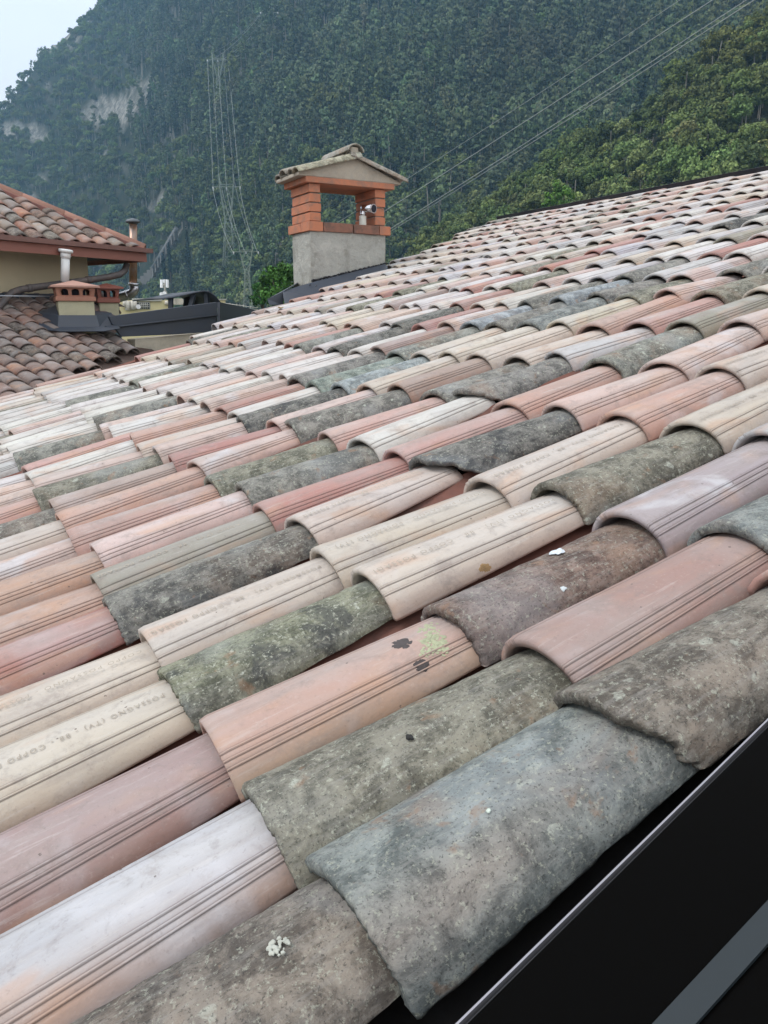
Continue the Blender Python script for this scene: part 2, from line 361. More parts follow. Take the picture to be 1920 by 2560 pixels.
D_ = {1: 'A810,2174 B616,1974 C500,1801 D399,1668 E347,1569 F255,1490 G224,1431 H223,1354 I162,1322 J137,1279 K119,1246 L78,1221 M80,1195 N62,1179 O55,1162 P30,1131 Q14,1114',
      2: 'A1452,1731 B1307,1593 C1084,1509 D891,1418 E784,1366 F726,1286 G636,1255 H588,1204 I512,1188 J474,1147 K417,1134 L379,1113 M338,1108 N320,1082 O268,1065 P245,1060 Q228,1040 R207,1033 S197,1020 T173,1012 U160,1001 V142,997 W123,993 X113,987',
      3: 'B1793,1304 C1533,1272 D1359,1203 E1189,1188 F1035,1140 G970,1118 H884,1090 I800,1075 J711,1049 K671,1046 L590,1038 M575,1026 N542,1014 O502,1000 P472,991 Q443,985 R417,974 S388,969 T356,965 U343,953 V324,949 W300,945 X279,938',
      4: 'D1697,1047 E1527,1025 F1377,1004 G1252,1000 H1139,971 I1068,974 J979,956 K902,957 L834,955 M769,952 N726,940 O698,931 P656,924 Q619,924 R590,913 S552,917 T532,907 U502,905',
      5: 'E1773,908 F1634,897 G1483,894 H1374,875 I1275,885 J1177,880 K1106,875 L1037,878 M975,875 N931,863 O878,871 P826,865 Q787,863 R737,859',
      6: 'F1828,795 G1689,798 H1577,800 I1465,807 J1382,799 K1304,802 L1223,805 M1163,802 N1102,801 O1037,808 P982,805',
      7: 'G1880,719 H1752,725 I1651,720 J1553,733 K1478,730 L1382,739 M1301,749 N1241,752 O1183,756 P1131,755 Q1076,759 R1032,756'}
POS = {}
for cr, t in D_.items():
    for w_ in t.split():
        x, y = w_[1:].split(','); v, u = roofhit(float(x), float(y)); POS[(ord(w_[0]) - 65, cr)] = (v, u - .028)
NC = 46; NR = 20
umax_pts = [(-3, 29), (1.5, 28.9), (2.2, 28.4), (3, 26.4), (4, 27.4), (5, 28.6), (6.4, 30.6), (8, 30.6), (9.7, 31.6), (11.8, 34), (13.3, 35.2), (15.2, 38.2), (18, 41.2), (20, 43)]
def umax(vc): return np.interp(vc, [p[0] for p in umax_pts], [p[1] for p in umax_pts])
colfix = {}
for c in range(NC):
    a = [(POS[(c, r)][1] - c * W) for r in range(1, 8) if (c, r) in POS]; bq = [(POS[(c, r)][0] - r * L) for r in range(1, 8) if (c, r) in POS]
    colfix[c] = (np.mean(a) if a else -.028, np.mean(bq) if bq else 0)
for c in range(-4, NC):
    ju = rng.randn() * .012; jv = rng.randn() * .03
    for r in range(-2, NR):
        if (c, r) in POS: continue
        cu = colfix.get(c, (-.028, 0)); fu = cu[0] if c >= 0 else -.028
        POS[(c, r)] = (r * L + jv + rng.randn() * .018 + (cu[1] * .6 if c >= 0 else 0), c * W + fu + ju * (0 if c in colfix and c < 24 else 1) + rng.randn() * .006)
V_RIDGE = 18.95 * L
tiled = empty('tiled_roof', (0, 0, 0), (0, -TH, 0))
thing_ = lambda o, l, c: tag(o, l, c, None, 'thing')
thing_(tiled, 'near tiled roof of mixed pink, cream and lichen grey barrel tiles', 'roof')
weights = [('2', 'white', 30), ('2', 'cream', 12), ('3', 'pinkl', 20), ('3', 'creamp', 10), ('3', 'pink', 6), ('3', 'red', 4), ('o', 'grey', 5), ('o', 'olive', 3), ('o', 'dark', 2), ('3', 'khaki', 2), ('3', 'mauve', 3), ('2', 'whiteb', 8)]
wl = [x for x in weights for _ in range(x[2])]
tiles = []
for (c, r), (v, u) in POS.items():
    if c > umax(r) or v > V_RIDGE - .12: continue
    if c < 0 and r < 4: continue
    if (c, r) in SPEC: k, col = SPEC[(c, r)]
    else: k, col, _ = random.Random(c * 131 + r * 977 + 5).choice(wl)
    up = POS.get((c, r + 1))
    yaw = math.atan2(up[1] - u, up[0] - v) if up else 0
    yaw = max(-.12, min(.12, yaw))
    Lx = (up[0] - v) if up else L
    P = roofw(v + .2, u, 0); x, y, d = pix(P)
    vis = -260 < x < 2150 and 100 < y < 2900 and d > .2
    tiles.append(dict(c=c, r=r, v=v, u=u, k=k, col=col, yaw=yaw, Lx=Lx, d=d, vis=vis))
near = sorted([t for t in tiles if t['vis']], key=lambda t: t['d'])
def inframe(t):
    q = [pix(roofw(t['v'] + a, t['u'], 0)) for a in (0, .2, .4)]
    return any(0 < p[0] < 1920 and 0 < p[1] < 2560 for p in q)
near = [t for t in near if inframe(t)][:100]
nearset = {(t['c'], t['r']) for t in near}
CHIP = {(0, 2): .05, (5, 3): .11, (7, 4): .09, (3, 1): .0}
WEAR = {'moss': (1., .75), 'dark': (.55, .8), 'blueg': (.45, .15), 'olive': (.7, .25), 'brown': (.35, .3), 'bbrown': (.5, .25), 'grey': (.6, .5), 'greyg': (.8, .3), 'lblue': (.3, .2), 'turq': (.5, .2)}
# second colour of the clay on the flank facing the window: (colour, centre in degrees, spread, amount)
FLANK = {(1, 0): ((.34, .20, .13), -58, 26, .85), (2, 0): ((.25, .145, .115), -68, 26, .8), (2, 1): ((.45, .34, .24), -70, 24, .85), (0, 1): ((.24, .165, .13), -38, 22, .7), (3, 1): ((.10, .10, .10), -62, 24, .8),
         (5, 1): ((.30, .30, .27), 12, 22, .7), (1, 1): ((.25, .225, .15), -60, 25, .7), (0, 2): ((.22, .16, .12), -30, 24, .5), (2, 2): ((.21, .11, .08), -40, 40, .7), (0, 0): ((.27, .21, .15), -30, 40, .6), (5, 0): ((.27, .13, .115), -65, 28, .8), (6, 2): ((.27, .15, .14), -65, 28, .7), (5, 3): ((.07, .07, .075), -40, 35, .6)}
HWO = {(0, 1): (.124, .092), (0, 2): (.113, .088), (1, 1): (.109, .087), (0, 0): (.110, .087)}
def make_tile(t, nS, nP):
    old = t['k'] == 'o'; seed = (t['c'] * 37 + t['r'] * 101 + 999) % 9973; rs = random.Random(seed)
    tint = np.array(COL[t['col']]) * (1 + rs.uniform(-.07, .07)) * np.array([1, 1 + rs.uniform(-.03, .03), 1 + rs.uniform(-.04, .04)])
    wear = WEAR.get(t['col'], (.5, .3)) if old else ({'whiteb': .6, 'violet': 1., 'pinkl': .8, 'orange': .55}.get(t['col'], .35), 0)
    ribs = 3 if t['k'] == '3' else 2
    Lx = t['Lx']; thk = .014
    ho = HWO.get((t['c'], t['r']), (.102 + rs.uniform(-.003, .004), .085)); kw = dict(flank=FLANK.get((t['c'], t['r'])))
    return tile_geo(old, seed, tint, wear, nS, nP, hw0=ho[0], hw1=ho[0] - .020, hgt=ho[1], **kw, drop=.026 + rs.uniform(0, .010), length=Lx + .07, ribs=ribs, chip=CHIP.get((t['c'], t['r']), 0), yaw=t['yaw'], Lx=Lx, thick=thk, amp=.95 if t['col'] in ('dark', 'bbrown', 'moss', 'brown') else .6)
OLDLAB = {'dark': 'black lichen crusted old tile', 'moss': 'old tile under yellow green and black lichen', 'blueg': 'old blue grey tile', 'olive': 'old olive grey speckled tile',
          'brown': 'old dark reddish brown tile with flaky surface', 'bbrown': 'old brown grey speckled tile', 'grey': 'old grey lichen covered tile', 'greyg': 'old pale green grey tile', 'lblue': 'old light blue tile', 'turq': 'old turquoise grey tile'}
NEWLAB = {'cream': 'cream tile', 'red': 'dark pink tile', 'orange': 'orange pink tile', 'khaki': 'khaki grey tile', 'violet': 'violet tinged tile', 'mauve': 'mauve brown tile', 'whiteb': 'tile with a bluish white bloom', 'brownp': 'brownish pink tile', 'yellow': 'yellowish cream tile'}
TOBJ = {}
for i, t in enumerate(near):
    big = t['d'] < 1.9
    nS, nP = (120, 90) if (t['k'] == 'o' and big) else (70, 60) if t['k'] == 'o' else (40, 44) if big else (20, 30)
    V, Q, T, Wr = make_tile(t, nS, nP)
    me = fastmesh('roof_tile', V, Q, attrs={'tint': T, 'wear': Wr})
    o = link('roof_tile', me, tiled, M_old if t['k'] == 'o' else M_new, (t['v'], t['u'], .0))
    lab = (OLDLAB if t['k'] == 'o' else NEWLAB).get(t['col'])
    if lab: o['label'] = lab
    TOBJ[(t['c'], t['r'])] = (o, t)
VV = []; QQ = []; TT = []; WW = []; MI = []; nb = 0
for t in tiles:
    if (t['c'], t['r']) in nearset: continue
    V, Q, T, Wr = make_tile(t, 7, 26 if t['vis'] else 12)
    if t['k'] != 'o' and t['vis']: pass
    V = V + np.array([t['v'], t['u'], 0]); VV.append(V); QQ.append(Q + nb); TT.append(T); WW.append(Wr); MI += [1 if t['k'] == 'o' else 0] * len(Q); nb += len(V)
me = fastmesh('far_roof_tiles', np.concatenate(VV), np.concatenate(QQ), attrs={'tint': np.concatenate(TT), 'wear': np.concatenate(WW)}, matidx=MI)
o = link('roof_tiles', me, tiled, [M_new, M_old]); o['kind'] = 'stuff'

# stamped writing on the cream tiles
M_ink = simple('stamped_lettering', (.32, .28, .235), .85, var=.6, scale=60, dark=(.42, .38, .31))
_tx = {}
def text_mesh(body, size=.0165):
    if body in _tx: return _tx[body]
    cu = bpy.data.curves.new('t', 'FONT'); cu.body = body; cu.size = size; cu.space_character = 1.35; cu.resolution_u = 2; cu.offset = .00015
    ob = bpy.data.objects.new('t', cu); C.objects.link(ob); dg = bpy.context.evaluated_depsgraph_get()
    me = bpy.data.meshes.new_from_object(ob.evaluated_get(dg)); V = np.array([v.co[:] for v in me.vertices]); Fc = [tuple(p.vertices) for p in me.polygons]
    bpy.data.objects.remove(ob); bpy.data.meshes.remove(me); _tx[body] = (V, Fc); return _tx[body]
BODY = ['COPPO POSSAGNO - POSSAGNO (TV) - 88 - ', 'POSSAGNO (TV) - 88 - COPPO POSSAGNO - ']
for (c, r), (o, t) in TOBJ.items():
    if t['k'] != 'T' : continue
    V, Fc = text_mesh(BODY[(c + r) % 2]); V = V.copy(); seed = (c * 37 + r * 101 + 999) % 9973; rs = random.Random(seed); rs.uniform(0, 1); rs.uniform(0, 1); rs.uniform(0, 1)
    wdt = V[:, 0].max(); Ls = t['Lx']
    s = Ls - .015 - V[:, 0] * (Ls + .02) / wdt; arc = R_(9) + V[:, 1] / .1   # reads down the slope, letter tops towards the eave flank
    keep = s > .006
    hw = .104 - .020 * s / (Ls + .07); b = .085 - .030 * s / Ls
    nw = np.stack([s, -np.sin(arc) * (hw + .0012 + .002), -.085 + np.cos(arc) * (b + .0012 + .002)], -1)
    c_, s_ = math.cos(t['yaw']), math.sin(t['yaw']); x, y = nw[:, 0].copy(), nw[:, 1].copy(); nw[:, 0] = c_ * x - s_ * y; nw[:, 1] = s_ * x + c_ * y
    Fk = [f for f in Fc if all(keep[i] for i in f)]
    me = bpy.data.meshes.new('lettering'); me.from_pydata(nw.tolist(), [], Fk); me.update()
    link('lettering', me, o, M_ink)

# channel tiles between the barrels and the boards below
M_pan = simple('channel_clay', (.17, .07, .052), .85, var=.6, scale=5, dark=(.05, .04, .035))
mb = MB(); nseg = 6
for c in range(-4, NC):
    uc = c * W - .028 + W / 2
    vhi = V_RIDGE; vlo = -1.2
    rr = [r for r in range(-3, NR) if c <= umax(r) - .6]
    if not rr: continue
    vlo = max(vlo, min(rr) * L - .1)
    if c < 0: vlo = 4 * L
    pts = []
    for q in range(nseg + 1):
        a = -1 + 2 * q / nseg; pts.append((uc + a * .075, -.105 + .035 * a * a))
    V = [(vlo if e == 0 else vhi, p[0], p[1]) for p in pts for e in (0, 1)]
    mb.add(V, [(2 * q, 2 * q + 1, 2 * q + 3, 2 * q + 2) for q in range(nseg)], True)
mb.build('channel_tiles', M_pan, tiled)
M_board = simple('roof_boards', (.006, .005, .005), .9)
mb = MB()
vs = np.linspace(-1.3, V_RIDGE, 40)
for i in range(len(vs) - 1):
    a, b = vs[i], vs[i + 1]; ua, ub = umax(a / L) * W + .05, umax(b / L) * W + .05; lo = -.12 if a < 4 * L - .1 else -4.2 * W
    lo = lo
    mb.add([(a, lo, -.15), (b, lo, -.15), (b, ub, -.15), (a, ua, -.15), (a, lo, -.30), (b, lo, -.30), (b, ub, -.30), (a, ua, -.30)],
           [(0, 1, 2, 3), (7, 6, 5, 4), (0, 4, 5, 1), (3, 2, 6, 7)] + ([(0, 3, 7, 4)] if i == 0 else []) + ([(1, 5, 6, 2)] if i == len(vs) - 2 else []))
mb.build('roof_deck', M_board, tiled)
M_char = simple('charcoal_sheet_metal', (.042, .052, .072), .45, .0, .5, var=.35, scale=3, dark=(.05, .055, .06), bump=.08, bscale=9)
M_black = simple('black_metal', (.008, .008, .012), .5, 0, .4)
mb = MB(); mb.box((V_RIDGE + .08, (-4 * W + 42 * W) / 2, -.012), (.20, 46 * W, .02)).box((V_RIDGE - .03, (-4 * W + 42 * W) / 2, -.02), (.018, 46 * W, .07)).box((V_RIDGE + .15, (-4 * W + 41.7 * W) / 2, -.2), (.02, 45.7 * W, .4))
mb.build('ridge_flashing', M_black, tiled)
# gable closure under the far edge
M_plas = simple('cream_plaster', (.50, .45, .33), .9, var=.35, scale=3, dark=(.25, .22, .17))
mb = MB()
for i in range(len(vs) - 1):
    a, b = roofw(vs[i], umax(vs[i] / L) * W, -.29), roofw(vs[i + 1], umax(vs[i + 1] / L) * W, -.29)
    mb.add([a, b, (b[0], b[1], -8), (a[0], a[1], -8)], [(0, 1, 2, 3)])
o = mb.build('house_wall', M_plas); thing_(o, 'plain plastered wall of the house standing under the near tiled roof', 'wall')

# small things lying or growing on the tiles
def on_tile(px, py, off=.0):
    v, u = roofhit(px, py, -.02); return v, u
def patch(name, key, px, py, rad, color, label, h=.004, seed=1, blobs=None):
    blobs = blobs or (1 if name in ('bird_dropping', 'paint_fleck', 'clay_chip') else 1 if name == 'lichen_spot' else 26)
    if name == 'lichen_spot': h = .0004
    o, t = TOBJ[key]
    # find the point of the tile surface below the given direction
    dl = np.array([ray(px, py) @ ex, ray(px, py) @ ey, ray(px, py) @ ez]); ol = np.array([CAM @ ex, CAM @ ey, CAM @ ez]) - np.array([t['v'], t['u'], 0])
    c_, s_ = math.cos(-t['yaw']), math.sin(-t['yaw'])
    rot = lambda p: np.array([c_ * p[0] - s_ * p[1], s_ * p[0] + c_ * p[1], p[2]])
    dl, ol = rot(dl), rot(ol); best = None
    for q in np.linspace(.3, 12, 8000):
        p = ol + dl * q
        if not (0 <= p[0] <= .52): continue
        hw = .102 - .02 * p[0] / .5; b = .085 - .030 * p[0] / t['Lx']
        if (p[1] / hw) ** 2 + (max(p[2] + .085, 0) / b) ** 2 < 1 and p[2] > -.085: best = p; break
    if best is None: return
    phi0 = math.atan2(best[1] / .1, max(best[2] + .085, .001) / .075); s0 = best[0]
    rs = random.Random(seed); mbp = MB(); n = 22; wa = .22 if name == 'lichen_spot' else .6
    for bl in range(blobs):
        if blobs == 1: ds, dp, rad_ = 0, 0, rad
        else:
            q, an_ = rs.random() ** .6 * rad * 1.25, rs.random() * 6.28; ds, dp, rad_ = q * math.cos(an_), q * math.sin(an_) / .095, rad * (rs.uniform(.10, .34) if name != 'dirt_stain' else rs.uniform(.35, .7))
        verts = []; faces = []; sd_ = seed + bl * 3.7
        for ring, rf in enumerate((0, .5, .85, 1.0)):
            for k in range(n):
                a = 2 * math.pi * k / n; wob = 1 + wa * mnoise.noise((math.cos(a) * 1.3 + sd_, math.sin(a) * 1.3, sd_ * .7))
                rr_ = rad_ * rf * wob; s = s0 + ds + rr_ * math.cos(a); ph = phi0 + dp + rr_ * math.sin(a) / .095
                hh = min(h, rad_ * .5) * (.34, .34, .24, -.8)[ring] * (1 + .9 * mnoise.noise((s * 190, ph * 18, sd_))) + (.0024 if t['k'] == 'o' else .0016)
                hw = .102 - .02 * s / .5; b = .085 - .030 * s / t['Lx']
                p = np.array([s, math.sin(ph) * (hw + hh), -.085 + math.cos(ph) * (b + hh)])
                c2, s2 = math.cos(t['yaw']), math.sin(t['yaw']); verts.append((c2 * p[0] - s2 * p[1], s2 * p[0] + c2 * p[1], p[2]))
                if ring: faces.append(((ring - 1) * n + k, (ring - 1) * n + (k + 1) % n, ring * n + (k + 1) % n, ring * n + k))
        mbp.add(verts, faces, True)
    m = simple(name + '_mat', color, .9, var=.5, scale=90, dark=tuple(x * .55 for x in color), bump=.6, bscale=200, bdist=.002)
    ob = mbp.build(name, m, o)
    if label: ob['label'] = label
for k in range(9):
    rr_ = random.Random(k + 3); patch('lichen_rosette', (2, 1), 1085 + rr_.uniform(-34, 34), 1598 + rr_.uniform(-36, 34), .010 + rr_.random() * .007, (.36, .38, .25), 'pale yellow green lichen', .006, 11 + k)
patch('bird_dropping', (2, 2), 1395, 1380, .013, (.62, .68, .74), 'bluish white dropping', .003, 3)
patch('bird_dropping', (2, 2), 1266, 1420, .004, (.6, .6, .58), None, .002, 4)
patch('bird_dropping', (2, 2), 1408, 1474, .006, (.55, .6, .62), None, .002, 5)
patch('dirt_stain', (3, 2), 1212, 1425, .010, (.30, .19, .09), 'brown stain', .001, 6)
patch('lichen_rosette', (0, 0), 697, 2370, .010, (.42, .43, .38), 'round white lichen', .002, 7)
patch('paint_fleck', (0, 1), 1220, 2030, .003, (.55, .62, .55), None, .002, 9)
patch('dirt_stain', (2, 1), 1005, 1610, .011, (.07, .06, .06), 'black scuff', .001, 21)
patch('dirt_stain', (2, 1), 1050, 1660, .008, (.06, .05, .05), None, .001, 22)
patch('clay_chip', (1, 1), 1025, 1845, .005, (.02, .02, .02), None, .003, 23)

# ------------------------------------------------------------------ roof window beside the nearest tiles
hp = -.03
a = roofhit(1140, 2560, hp); b = roofhit(1920, 1797, hp)
dv = np.array([b[0] - a[0], b[1] - a[1]]); dv /= np.linalg.norm(dv); pn = np.array([dv[1], -dv[0]]); A = np.array(a) - dv * .5; Bp = np.array(b) + dv * .75
win = empty('roof_window', tuple(roofw(A[0], A[1], hp))); thing_(win, 'dark skylight with glossy black pane beside the nearest tile column', 'skylight')
def wp(al, ac, h): q = A + dv * al + pn * ac; return roofw(q[0], q[1], hp + h) - np.array(win.location)
Lw = float(np.linalg.norm(Bp - A)); Ww = 1.0
M_glass = mat('dark_window_glass', (.0018, .0017, .0016), .25, 0, .02)
M_edge = mat('bare_aluminium', (.34, .33, .36), .4, .8)
mb = MB(); mb.hexa([wp(0, 0.006, -.012), wp(Lw, 0.006, -.012), wp(Lw, Ww, -.012), wp(0, Ww, -.012), wp(0, 0.006, -.002), wp(Lw, 0.006, -.002), wp(Lw, Ww, -.002), wp(0, Ww, -.002)])
mb.build('glass_pane', M_glass, win)
mb = MB(); mb.hexa([wp(0, 0, -.006), wp(Lw, 0, -.006), wp(Lw, .0022, -.006), wp(0, .0022, -.006), wp(0, 0, .001), wp(Lw, 0, .001), wp(Lw, .0022, .001), wp(0, .0022, .001)])
mb.build('edge_strip', M_edge, win)
mb = MB(); mb.hexa([wp(0, -.02, -.2), wp(Lw, -.02, -.2), wp(Lw, .05, -.2), wp(0, .05, -.2), wp(0, -.004, -.014), wp(Lw, -.004, -.014), wp(Lw, .05, -.014), wp(0, .05, -.014)])
mb.build('frame', M_black, win)
M_bar = mat('grey_glazing_bar', (.007, .013, .017), .6)
p1 = np.array(roofhit(1690, 2560, hp)); p2 = np.array(roofhit(1960, 2265, hp)); dd2 = (p2 - p1) / np.linalg.norm(p2 - p1); pn2 = np.array([dd2[1], -dd2[0]])
q1, q2 = p1 - dd2 * .25, p2 + dd2 * .5
def bp(q, ac, h): z = q + pn2 * ac; return roofw(z[0], z[1], hp + h) - np.array(win.location)
mb = MB(); mb.hexa([bp(q1, -.012, -.001), bp(q2, -.012, -.001), bp(q2, .012, -.001), bp(q1, .012, -.001), bp(q1, -.012, .003), bp(q2, -.012, .003), bp(q2, .012, .003), bp(q1, .012, .003)])
mb.build('glazing_bar', M_bar, win)
#PART2
def thing(o, label, cat, group=None): return tag(o, label, cat, group, 'thing')

# ------------------------------------------------------------------ the big chimney behind the roof edge
y0 = 7.0; FP = np.array([0, y0, 0.])
def fr(x, y, yy=y0): return hit(x, y, np.array([0, yy, 0.]), Y3)
fl = fr(775, 577); frr = fr(964, 592); XL, XR = fl[0], frr[0]
zb = fr(775, 577)[2]; ldh = fr(775, 553)[2] - zb          # bottom and height of the brick ledge
lb = hit(742, 600, np.array([XL, 0, 0]), X3); DY = lb[1] - y0
print('chimney', XL, XR, 'depth', DY, 'zb', zb, 'ledge', ldh)
DY = max(.45, min(DY, .8)); yb = y0 + DY
M_rend = simple('rough_grey_render', (.37, .37, .34), .95, var=.75, scale=3.2, dark=(.17, .165, .14), bump=.9, bscale=28, bdist=.014, var2=(.47, .46, .42))
M_brick = simple('orange_brick', (.46, .18, .10), .9, var=.8, scale=9, dark=(.24, .15, .115), bump=.6, bscale=70, bdist=.003)
M_brickd = simple('sooty_brick', (.24, .115, .08), .9, var=.7, scale=11, dark=(.07, .06, .055), bump=.5, bscale=60, bdist=.004)
M_mort = simple('mortar', (.30, .27, .24), .95, var=.5, scale=20, dark=(.15, .13, .11), bump=.8, bscale=60, bdist=.004)
ch = empty('chimney', (XL, y0, zb - 1.6)); thing(ch, 'big chimney with orange brick pillars and small tiled cap on a grey rendered base', 'chimney')
o_ = np.array(ch.location)
def cbox(name, a, b, m, bev=.0, par=None):
    mb = MB(); mb.box2(np.array(a) - o_, np.array(b) - o_); return mb.build(name, m, par or ch, bev)
# rendered base: finely divided, slightly uneven
def lumpy(name, a, b, m, par, amp=.006, step=.04, origin=o_):
    import bmesh
    bm = bmesh.new(); bmesh.ops.create_cube(bm, size=1)
    a = np.array(a) - origin; b = np.array(b) - origin
    for v in bm.verts: v.co = Vector([(a[i] + b[i]) / 2 + v.co[i] * (b[i] - a[i]) for i in range(3)])
    for ax in range(3):
        cuts = max(1, int((b[ax] - a[ax]) / step)); es = [e for e in bm.edges if abs((e.verts[0].co - e.verts[1].co)[ax]) > (abs(b[ax] - a[ax]) * .9)]
        for _ in range(0): pass
        bmesh.ops.subdivide_edges(bm, edges=es, cuts=cuts, use_grid_fill=True)
    for v in bm.verts:
        q = v.co * 6; v.co += Vector((mnoise.noise(q), mnoise.noise(q + Vector((9, 0, 0))), mnoise.noise(q + Vector((0, 9, 0))))) * amp
        q = v.co * 22; v.co += Vector((mnoise.noise(q), mnoise.noise(q + Vector((9, 0, 0))), mnoise.noise(q + Vector((0, 9, 0))))) * amp * .5
    me = bpy.data.meshes.new(name); bm.to_mesh(me); bm.free(); return link(name, me, par, m)
lumpy('rendered_base', (XL + .004, y0 + .004, zb - 1.6), (XR - .004, yb, zb), M_rend, ch)
t = ldh; ov = .022
zt = zb + t
# ledge courses: bricks laid flat round the rim
def brick(name, a, b, m): return cbox(name, a, b, m, .004)
pw = fr(804, 555)[0] - fr(776, 555)[0]; pw = max(pw, .11)
mb = MB()
Xp2 = fr(934, 560)[0]
for (a, b) in (((XL - ov, y0 - ov, zb), (XL + pw + .012, yb - .28, zt)), ((XL - ov, yb - .272, zb + .003), (XL + pw - .02, yb + .05, zt - .004))): mb.box2(np.array(a) - o_, np.array(b) - o_)
Xm = (XL + pw + XR - .03) / 2
mb2 = MB(); mb2.box2(np.array((XL + pw + .02, y0 - ov + .004, zb)) - o_, np.array((Xm - .006, y0 + .12, zt - .002)) - o_)
mb2.box2(np.array((Xm + .004, y0 - ov, zb - .002)) - o_, np.array((XR - .09, y0 + .12, zt - .004)) - o_)
mb2.build('sill_bricks', M_brickd, ch, .004)
mb.box2(np.array((XR - .082, y0 - ov, zb - .003)) - o_, np.array((XR + .05, yb - .22, zt - .006)) - o_)
mb.box2(np.array((XR - .1, yb - .21, zb)) - o_, np.array((XR + .045, yb + .04, zt - .002)) - o_)
mb.box2(np.array((XL + pw, yb - .12, zb)) - o_, np.array((XR - .11, yb + .03, zt - .003)) - o_)
mb.build('ledge_bricks', M_brick, ch, .004)
# pillars of four courses with open joints
z4 = fr(776, 457)[2]; hc = (z4 - zt) / 4
for side in (0, 1):
    mbp = MB(); mbm = MB(); rb = random.Random(side + 4)
    for k in range(4):
        j = lambda: rb.uniform(-.007, .007)
        za = zt + k * hc + .006; zc = zt + (k + 1) * hc - .005
        xa, xb = (XL + .004, XL + pw) if side == 0 else (XR - pw, XR - .004)
        mbp.box2(np.array((xa + j(), y0 + .002 + j(), za)) - o_, np.array((xb + j(), yb - .006 + j(), zc)) - o_)
    xa, xb = (XL + .022, XL + pw - .016) if side == 0 else (XR - pw + .016, XR - .022)
    mbm.box2(np.array((xa, y0 + .02, zt)) - o_, np.array((xb, yb - .02, z4)) - o_)
    plr = mbp.build('brick_pillar', M_brick, ch, .005); mbm.build('mortar_core', M_mort, plr)
# lintel slab and gable
xl2, xr2 = fr(760, 440)[0], fr(981, 475)[0]; zl = z4; zl2 = zl + .055; yf = y0 - .045; ybk = yb + .06
mb = MB(); mb.box2(np.array((xl2, yf, zl)) - o_, np.array((xr2, ybk, zl2)) - o_); mb.build('lintel_slab', M_brick, ch, .004)
xc = fr(883, 392)[0]; zap = fr(883, 390)[2]
M_gab = simple('gable_mortar', (.40, .355, .29), .95, var=.5, scale=6, dark=(.22, .19, .16), bump=.8, bscale=22, bdist=.012, var2=(.33, .31, .27))
mb = MB(); g = [(xl2 - .075, zl2 + .0), (xr2 + .085, zl2 + .0), (xr2 + .085, zl2 + .02), (xc, zap - .02), (xl2 - .075, zl2 + .035)]
mb.prism([np.array((x, yf + .012, z)) - o_ for x, z in g], np.array((0, ybk - yf + .02, 0))); mb.build('gable', M_gab, ch, .01)
# cap tiles: barrel tiles lying down both slopes plus one along the ridge
M_cap = oldclay('cap_clay', 0)
def captile(origin, xdir, ydir, zdir, length, hw, col, seed, name='cap_tile', wear=(.6, .1), hgt=.07):
    V, Q, T, Wr = tile_geo(True, seed, np.array(col), wear, 26, 26, hw0=hw, hw1=hw * .82, drop=.0, length=length, amp=1.0, hgt=hgt, Lx=length)
    B = np.stack([xdir, ydir, zdir]); V = V @ B + np.array(origin) - o_
    return link(name, fastmesh(name, V, Q, attrs={'tint': T, 'wear': Wr}), ch, M_cap)
for sg in (-1, 1):
    xe = (fr(733, 415)[0] if sg < 0 else fr(1012, 455)[0]); ze = zl2 + (.06 if sg < 0 else .055)
    top = np.array((xc - sg * .02, 0, zap + .035)); eav = np.array((xe, 0, ze + .02)); d = top - eav; ln = np.linalg.norm(d); d /= ln
    n_ = np.array((-d[2], 0, d[0])) * (1 if d[0] > 0 else -1); yv = np.cross(n_, d)
    step = (ybk - yf) / 3.4
    for k in range(4):
        yy = yf + .03 + k * step
        captile((eav[0] - (.02 * (k % 2)) * (-sg) * -1, yy, eav[2] + .012 * ((k * 7) % 3)), d, yv, n_, ln + .03, .088, (.40, .38, .26) if (k == 0 and sg < 0) else (.33, .29, .24), 40 + k + 9 * (sg > 0))
captile((xc + .005, yf - .01, zap + .115), Y3, -X3, Z3, ybk - yf + .1, .10, (.30, .28, .23), 77, 'ridge_tile', hgt=.09)
mb = MB(); mb.box((np.array((xc, (yf + ybk) / 2, zap + .03)) - o_), (.10, ybk - yf - .02, .11)); mb.build('ridge_mortar', M_gab, ch, .02)
# charcoal flashing at the foot of the chimney, lying on the tiles
def rp(px, py, h): v, u = roofhit(px, py, h); return roofw(v, u, h)
mb = MB()
b1, b2 = rp(742, 752, .0), rp(965, 682, .0)
uL = 0
A0 = np.array(fr(737, 715, y0 - .05)); 
mb.add([np.array(q) - o_ for q in (fr(706, 727, y0 - .03), fr(790, 703, y0 - .03), fr(963, 660, y0 - .03), fr(969, 666, y0 - .03), fr(968, 690, y0 - .22), fr(800, 745, y0 - .26), fr(712, 762, y0 - .26))],
       [(0, 1, 5, 6), (1, 2, 4, 5), (2, 3, 4)])
ap = mb.build('apron_flashing', M_char, ch); s_ = ap.modifiers.new('s', 'SOLIDIFY'); s_.thickness = .008; s_.offset = -1
mb = MB()
mb.add([np.array(q) - o_ for q in (fr(668, 748, y0 - .02), fr(744, 706, y0 - .02), fr(744, 706, y0 + .6), fr(668, 748, y0 + .6), fr(674, 762, y0 - .05), fr(708, 762, y0 - .05), fr(709, 728, y0 - .05))],
       [(0, 1, 2, 3), (0, 4, 5, 6), (0, 6, 1)])
ap = mb.build('side_flashing', M_char, ch); s_ = ap.modifiers.new('s', 'SOLIDIFY'); s_.thickness = .008
for q in ((790, 716), (775, 712)):
    mb = MB(); p = np.array(fr(q[0], q[1], y0 - .09)) - o_; mb.tube([p, p + np.array((0, -.012, 0))], .012, 10); mb.build('flashing_screw', M_char, ch)
mb = MB(); rr_ = random.Random(5)
